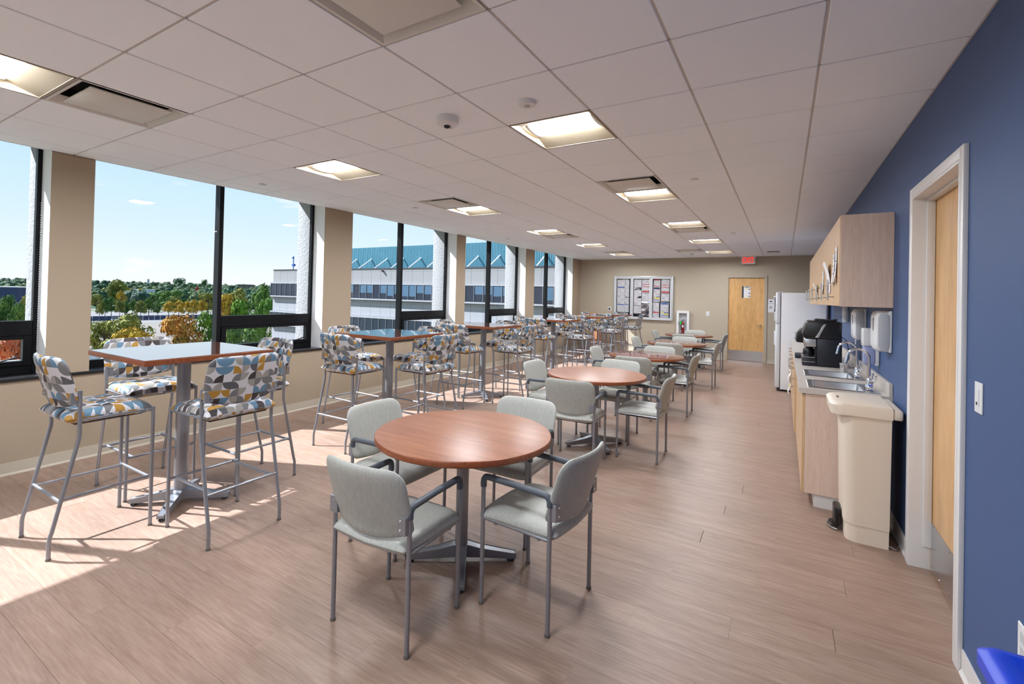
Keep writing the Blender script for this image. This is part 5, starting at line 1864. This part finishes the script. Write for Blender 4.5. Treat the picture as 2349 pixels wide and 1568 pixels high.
MID = [(267, 430, 642, 58, 'leaf_olive', 0, 'large round olive tree rising at the edge of the woods'), (352, 385, 672, 50, 'leaf_green', 1, 'broad green tree standing just behind the car park row'),
       (396, 368, 665, 58, 'leaf_green', 3, 'wide green tree behind the white warehouse corner'), (402, 352, 679, 34, 'leaf_olive', 0, 'olive tree just behind the first yellow car park tree'),
       (298, 440, 662, 20, 'leaf_yellow', 1, 'small yellow tree beside the white warehouse'), (322, 442, 660, 16, 'leaf_yellow', 3, 'small yellow treetop above the white warehouse roof'),
       (278, 385, 667, 22, 'leaf_yellow', 0, 'small yellow tree below the large round olive tree'), (453, 560, 659, 12, 'leaf_crimson', 1, 'small crimson tree among the green woods'),
       (478, 345, 671, 48, 'leaf_olive', 3, 'olive tree behind the last yellow trees of the row'), (411, 1000, 637, 30, 'leaf_dark', 3, 'large dark spreading tree standing alone on the skyline'),
       (470, 1000, 642, 18, 'leaf_dark', 1, 'smaller dark tree on the skyline beside the window mullion'), (222, 360, 675, 34, 'leaf_olive', 1, 'olive tree by the window pillar beyond the car park'),
       (242, 122, 738, 70, 'leaf_olive', 1, 'thin olive tree on the cleared lot beside the window pillar'), (303, 116, 722, 112, 'leaf_olive', 0, 'wide olive tree turning gold on the cleared lot'),
       (310, 100, 752, 96, 'leaf_yellow', 3, 'low golden tree in front of the wide olive tree'), (414, 92, 722, 100, 'leaf_orange', 3, 'orange autumn tree in the middle of the cleared lot'),
       (472, 96, 716, 70, 'leaf_bright', 0, 'bright green tree against the black mullion'), (606, 165, 654, 64, 'leaf_green', 0, 'tall dark green tree beside the grey office block'),
       (556, 104, 692, 74, 'leaf_bright', 1, 'bright green tree below the yellow treetop'), (612, 96, 686, 62, 'leaf_bright', 3, 'bright green tree touching the corner of the office block'),
       (519, 200, 676, 46, 'leaf_yellow', 1, 'yellow-green treetop right beside the black mullion'), (553, 235, 663, 60, 'leaf_olive', 0, 'brownish olive tree between the yellow and dark green trees'),
       (590, 84, 742, 90, 'leaf_green', 0, 'green tree seen through the hopper sash beside the office block'), (540, 78, 748, 80, 'leaf_green', 1, 'leafy tree seen through the hopper sash beside the mullion'),
       (18, 150, 681, 48, 'leaf_green', 1, 'dense green tree in front of the dark blue building'), (60, 140, 681, 40, 'leaf_olive', 0, 'yellowing tree in front of the dark blue building corner'),
       (42, 128, 696, 40, 'leaf_green', 3, 'low green tree between the two trees by the dark building'), (32, 84, 764, 84, 'leaf_rust', 0, 'rust-orange tree seen through the lower sash by the railing roof'),
       (-80, 150, 684, 60, 'leaf_green', 3, 'green tree beyond the dark blue building end'), (120, 150, 690, 60, 'leaf_green', 0, 'green tree hidden mostly by the first pillar'),
       (175, 140, 700, 60, 'leaf_olive', 1, 'olive tree hidden mostly by the first pillar')]
for u, d, v, w, m_, va, lb_ in MID:
    tree(u, d, v, w * 1.2, m_, va, lb_, 0.18 if d < 150 else 0.1)


# ---- far buildings
def block(name, u0, u1, v_top, d, depth, label, mat, rows=0, zb=None):
    a = at_dist(u0, v_top, d)
    b = at_dist(u1, v_top, d)
    dirv = Vector((b.x - a.x, b.y - a.y, 0))
    L = dirv.length
    t = empty(name, (a.x, a.y, 0), math.atan2(dirv.y, dirv.x))
    tag(t, label, 'building')
    zt = a.z
    zb = GZ - 1 if zb is None else zb
    obj('walls', MB().box(0, 0, zb, L, depth, zt).mesh('walls', smooth=False), mat, t)
    obj('roof', MB().box(-0.3, -0.3, zt, L + 0.3, depth + 0.3, zt + 0.35).mesh('roof', smooth=False), 'panel_white', t)
    for r_ in range(rows):
        k = max(3, int(L / 6))
        for q in range(k):
            obj('window', MB().box(L * (q + 0.15) / k, -0.1, zt - 3.2 - 3.5 * r_, L * (q + 0.85) / k, 0.02, zt - 1.6 - 3.5 * r_).mesh('window', smooth=False), 'facade_glass', t)
    return t


block('warehouse', 299, 356, 664, 460, 30, 'long low white warehouse among the trees', 'far_white', 1)
block('office_building', -160, 70, 656, 235, 40, 'long dark blue building behind the green trees', 'far_dark', 0)
block('tower_building', 338, 343, 640, 1500, 12, 'small white tower on the wooded skyline', 'far_white', 2, -20)
block('house', 545, 583, 652, 900, 14, 'pinkish house roofline among the trees on the skyline', 'dirt', 1, -20)

# ---- site fence and cars
p0, p1 = on_z(196, 737, GZ), on_z(488, 731, GZ)
fd_ = Vector((p1.x - p0.x, p1.y - p0.y, 0))
t = empty('site_fence', (p0.x, p0.y, GZ), math.atan2(fd_.y, fd_.x))
tag(t, 'long dark blue fabric fence between the cleared lot and car park', 'fence')
NF = 22
fp = MB().box(0.1, -0.03, 0.1, fd_.length / NF - 0.1, 0.03, 2.1).mesh('fence_panel', smooth=False)
fp.materials.append(M['fence_blue'])
fpo = MB().tube([(0, 0, 0), (0, 0, 2.3)], 0.05, 8).mesh('fence_post')
fpo.materials.append(M['mullion_grey'])
for k in range(NF):
    obj('fence_panel', fp, None, t, (fd_.length * k / NF, 0, 0))
    obj('fence_post', fpo, None, t, (fd_.length * k / NF, 0, 0))


def car(u, d, ang, mat, label, suv=False):
    p = pol(az(u), d)
    t = empty('car', (p[0], p[1], GZ + 0.06), ang)
    tag(t, label, 'car', 'cars in the far car park')
    hh = 0.25 if suv else 0.0
    obj('body', MB().prism([(-2.2, 0.3), (2.2, 0.3), (2.25, 0.75 + hh), (1.1, 0.9 + hh), (-1.9, 0.95 + hh), (-2.25, 0.8 + hh)], 'Y', -0.88, 0.88).mesh('body', bevel=0.06, seg=2), mat, t)
    obj('cabin', MB().prism([(-1.9, 0.95 + hh), (0.95, 0.9 + hh), (0.35, 1.4 + hh), (-1.4, 1.42 + hh)], 'Y', -0.78, 0.78).mesh('cabin', bevel=0.05, seg=2), 'car_glass', t)
    obj('roof', MB().box(-1.35, -0.7, 1.41 + hh, 0.3, 0.7, 1.46 + hh).mesh('roof', bevel=0.02), mat, t)
    wm = MB().lathe([(0.32, -0.11), (0.34, -0.08), (0.34, 0.08), (0.32, 0.11)], 16, (0, 0, 0), 'Y').mesh('wheel')
    wm.materials.append(M['foot'])
    for a in (-1.35, 1.35):
        for b in (-0.8, 0.8):
            obj('wheel', wm, None, t, (a, b, 0.34))


ca = math.atan2(fd_.y, fd_.x)
car(206, 264, ca, 'car_silver', 'silver car partly behind the window pillar in the far car park')
car(233, 262, ca + 0.1, 'car_dark', 'dark low car parked next to the big dark one')
car(251, 258, ca, 'car_dark', 'big dark utility car in the far car park', True)
car(272, 255, ca, 'car_silver', 'silver car parked next to the big dark utility car')

# ---- lower roof with a railing, below the near window
rz = -4.6
c0 = on_z(-40, 800, rz)
c1 = on_z(120, 800, rz)
t = empty('lower_wing', (0, 0, 0))
tag(t, 'low flat dark roof with a white railing outside the near window', 'building')
rx1, ry0, ry1 = -23.0, -8.0, 14.0
obj('walls', MB().box(-46, ry0, GZ - 0.5, rx1, ry1, rz).mesh('walls', smooth=False), 'panel_grey', t)
obj('roof', MB().box(-46.1, ry0 - 0.1, rz, rx1 + 0.1, ry1 + 0.1, rz + 0.1).mesh('roof', smooth=False), 'roof_edge', t)
rl = obj('railing', MB().tube([(rx1 - 2, ry0 + 0.5, rz + 1.1), (-44, ry0 + 6, rz + 1.1)], 0.05, 8).tube([(rx1 - 2, ry0 + 0.5, rz + 0.2), (-44, ry0 + 6, rz + 0.2)], 0.04, 8), 'strut', t)
for k in range(22):
    f_ = k / 21
    xx, yy = rx1 - 2 + (-44 - rx1 + 2) * f_, ry0 + 0.5 + 5.5 * f_
    obj('baluster', MB().tube([(xx, yy, rz + 0.1), (xx, yy, rz + 1.1)], 0.035, 6), 'strut', rl)
obj('parapet', MB().box(-46, ry1 - 0.3, rz + 0.1, rx1, ry1, rz + 0.7).box(-46, ry0, rz + 0.1, -45.7, ry1 - 0.3, rz + 0.7), 'strut', t)

# ---- office wing opposite, square to our facade
FYO = 38.3
OX0, OX1 = -60.2, -9.0
t = empty('office_block', (0, 0, 0))
tag(t, 'grey panelled office wing with ribbon windows and a teal ribbed screen', 'building')
obj('core', MB().box(OX0 + 0.02, FYO + 0.06, GZ - 0.5, OX1, FYO + 18, 4.40).mesh('core', smooth=False), 'panel_grey', t)
obj('roof_edge', MB().box(OX0 - 0.03, FYO - 0.06, 4.42, OX1, FYO + 18, 4.53).mesh('roof_edge', smooth=False), 'roof_edge', t)
pw = 1.62
npan = int((OX1 - OX0) / pw)
pm1 = MB().box(0.012, 0, 2.735, pw - 0.012, 0.06, 4.10).box(0.012, 0, 4.115, pw - 0.012, 0.06, 4.42).mesh('facade_panel', smooth=False)
pm1.materials.append(M['panel_grey'])
pm2 = MB().box(0.012, 0, -0.72, pw - 0.012, 0.06, 0.0).box(0.012, 0, 0.012, pw - 0.012, 0.06, 0.33).box(0.012, 0, 0.342, pw - 0.012, 0.06, 0.68).mesh('facade_panel', smooth=False)
pm2b = MB().box(0.012, 0, -1.23, pw - 0.012, 0.06, -0.02).box(0.012, 0, -0.005, pw - 0.012, 0.06, 0.33).box(0.012, 0, 0.342, pw - 0.012, 0.06, 0.68).mesh('facade_panel', smooth=False)
pm2b.materials.append(M['panel_white'])
for k in range(npan):
    obj('facade_panel', pm1, None, t, (OX0 + k * pw, FYO, 0))
    for fl_ in range(3):
        obj('facade_panel', pm2b, None, t, (OX0 + k * pw, FYO, -4.0 * fl_))
OV = 0.37
wp = 1.118
nw = int((OX1 - OX0) / wp)
gm = MB().box(0.03, 0, 0.94, wp - 0.03, 0.03, 2.50).mesh('window_pane', smooth=False)
gm.materials.append(M['facade_glass'])
mm_ = MB().box(-0.03, -0.05, 0.88, 0.03, 0.04, 2.55).mesh('mullion', smooth=False)
mm_.materials.append(M['mullion_grey'])
blm = MB().box(0.07, -0.012, 0, wp - 0.07, -0.001, 1.0).mesh('roller_blind', smooth=False)
blm.materials.append(M['blind'])
for fl_ in range(3):
    dz = -4.0 * fl_
    bay = obj('window_band', MB().box(OX0 - 0.1, FYO - OV, 2.55 + dz, OX1, FYO + 0.06, 2.72 + dz).box(OX0 - 0.1, FYO - OV, 0.70 + dz, OX1, FYO + 0.06, 0.88 + dz).mesh('window_band', smooth=False), 'panel_white', t)
    obj('shadow_gap', MB().box(OX0 - 0.08, FYO - OV + 0.03, 0.60 + dz, OX1, FYO + 0.05, 0.699 + dz).mesh('shadow_gap', smooth=False), 'roof_edge', bay)
    obj('inner_wall', MB().box(OX0, FYO - OV + 0.08, 0.88 + dz, OX1, FYO + 0.05, 2.55 + dz).mesh('inner_wall', smooth=False), 'grey_gap', bay)
    for k in range(nw):
        gp = obj('window_pane', gm, None, bay, (OX0 + k * wp, FYO - OV + 0.04, dz))
        obj('mullion', mm_, None, bay, (OX0 + k * wp, FYO - OV + 0.03, dz))
        if k > 9 and orn.random() < 0.75 and fl_ == 0:
            hgt = orn.choice([0.85, 0.95, 1.0, 1.25])
            b_ = obj('roller_blind', blm, None, gp, (0, 0, 2.50 - hgt))
            b_.scale = (1, 1, hgt)
# ribbed teal screen with struts
sx0, sx1, sy = -48.0, OX1, 41.3
sc_ = obj('roof_screen', MB().box(sx0, sy, 4.53, sx1, sy + 0.06, 7.4).mesh('roof_screen', smooth=False), 'teal', t)
rb = MB()
k = 0
x = sx0
while x < sx1:
    rb.box(x, sy - 0.09, 4.55, x + 0.09, sy, 7.42)
    x += 0.19
r_ = obj('screen_ribs', rb.mesh('screen_ribs', smooth=False), 'teal', sc_)
r_['kind'] = 'stuff'
stm = MB().tube([(0, 0, 0), (0, 2.15, 1.35)], 0.085, 8).mesh('strut')
stm.materials.append(M['strut'])
for k in range(14):
    obj('strut', stm, None, t, (-46.6 + 2.76 * k, 39.1, 4.55))
obj('antenna_mast', MB().tube([(-56.6, FYO + 0.6, 4.5), (-56.6, FYO + 0.6, 6.4)], 0.06, 8).box(-56.75, FYO + 0.45, 5.0, -56.35, FYO + 0.75, 5.3).box(-56.85, FYO + 0.5, 6.05, -56.6, FYO + 0.7, 6.25), 'ink_blue', t)
obj('camera_dome', MB().lathe([(0.14, 0), (0.14, -0.12), (0.05, -0.2)], 12, (-38.8, FYO - 0.12, 4.25)), 'ink_dark', t)
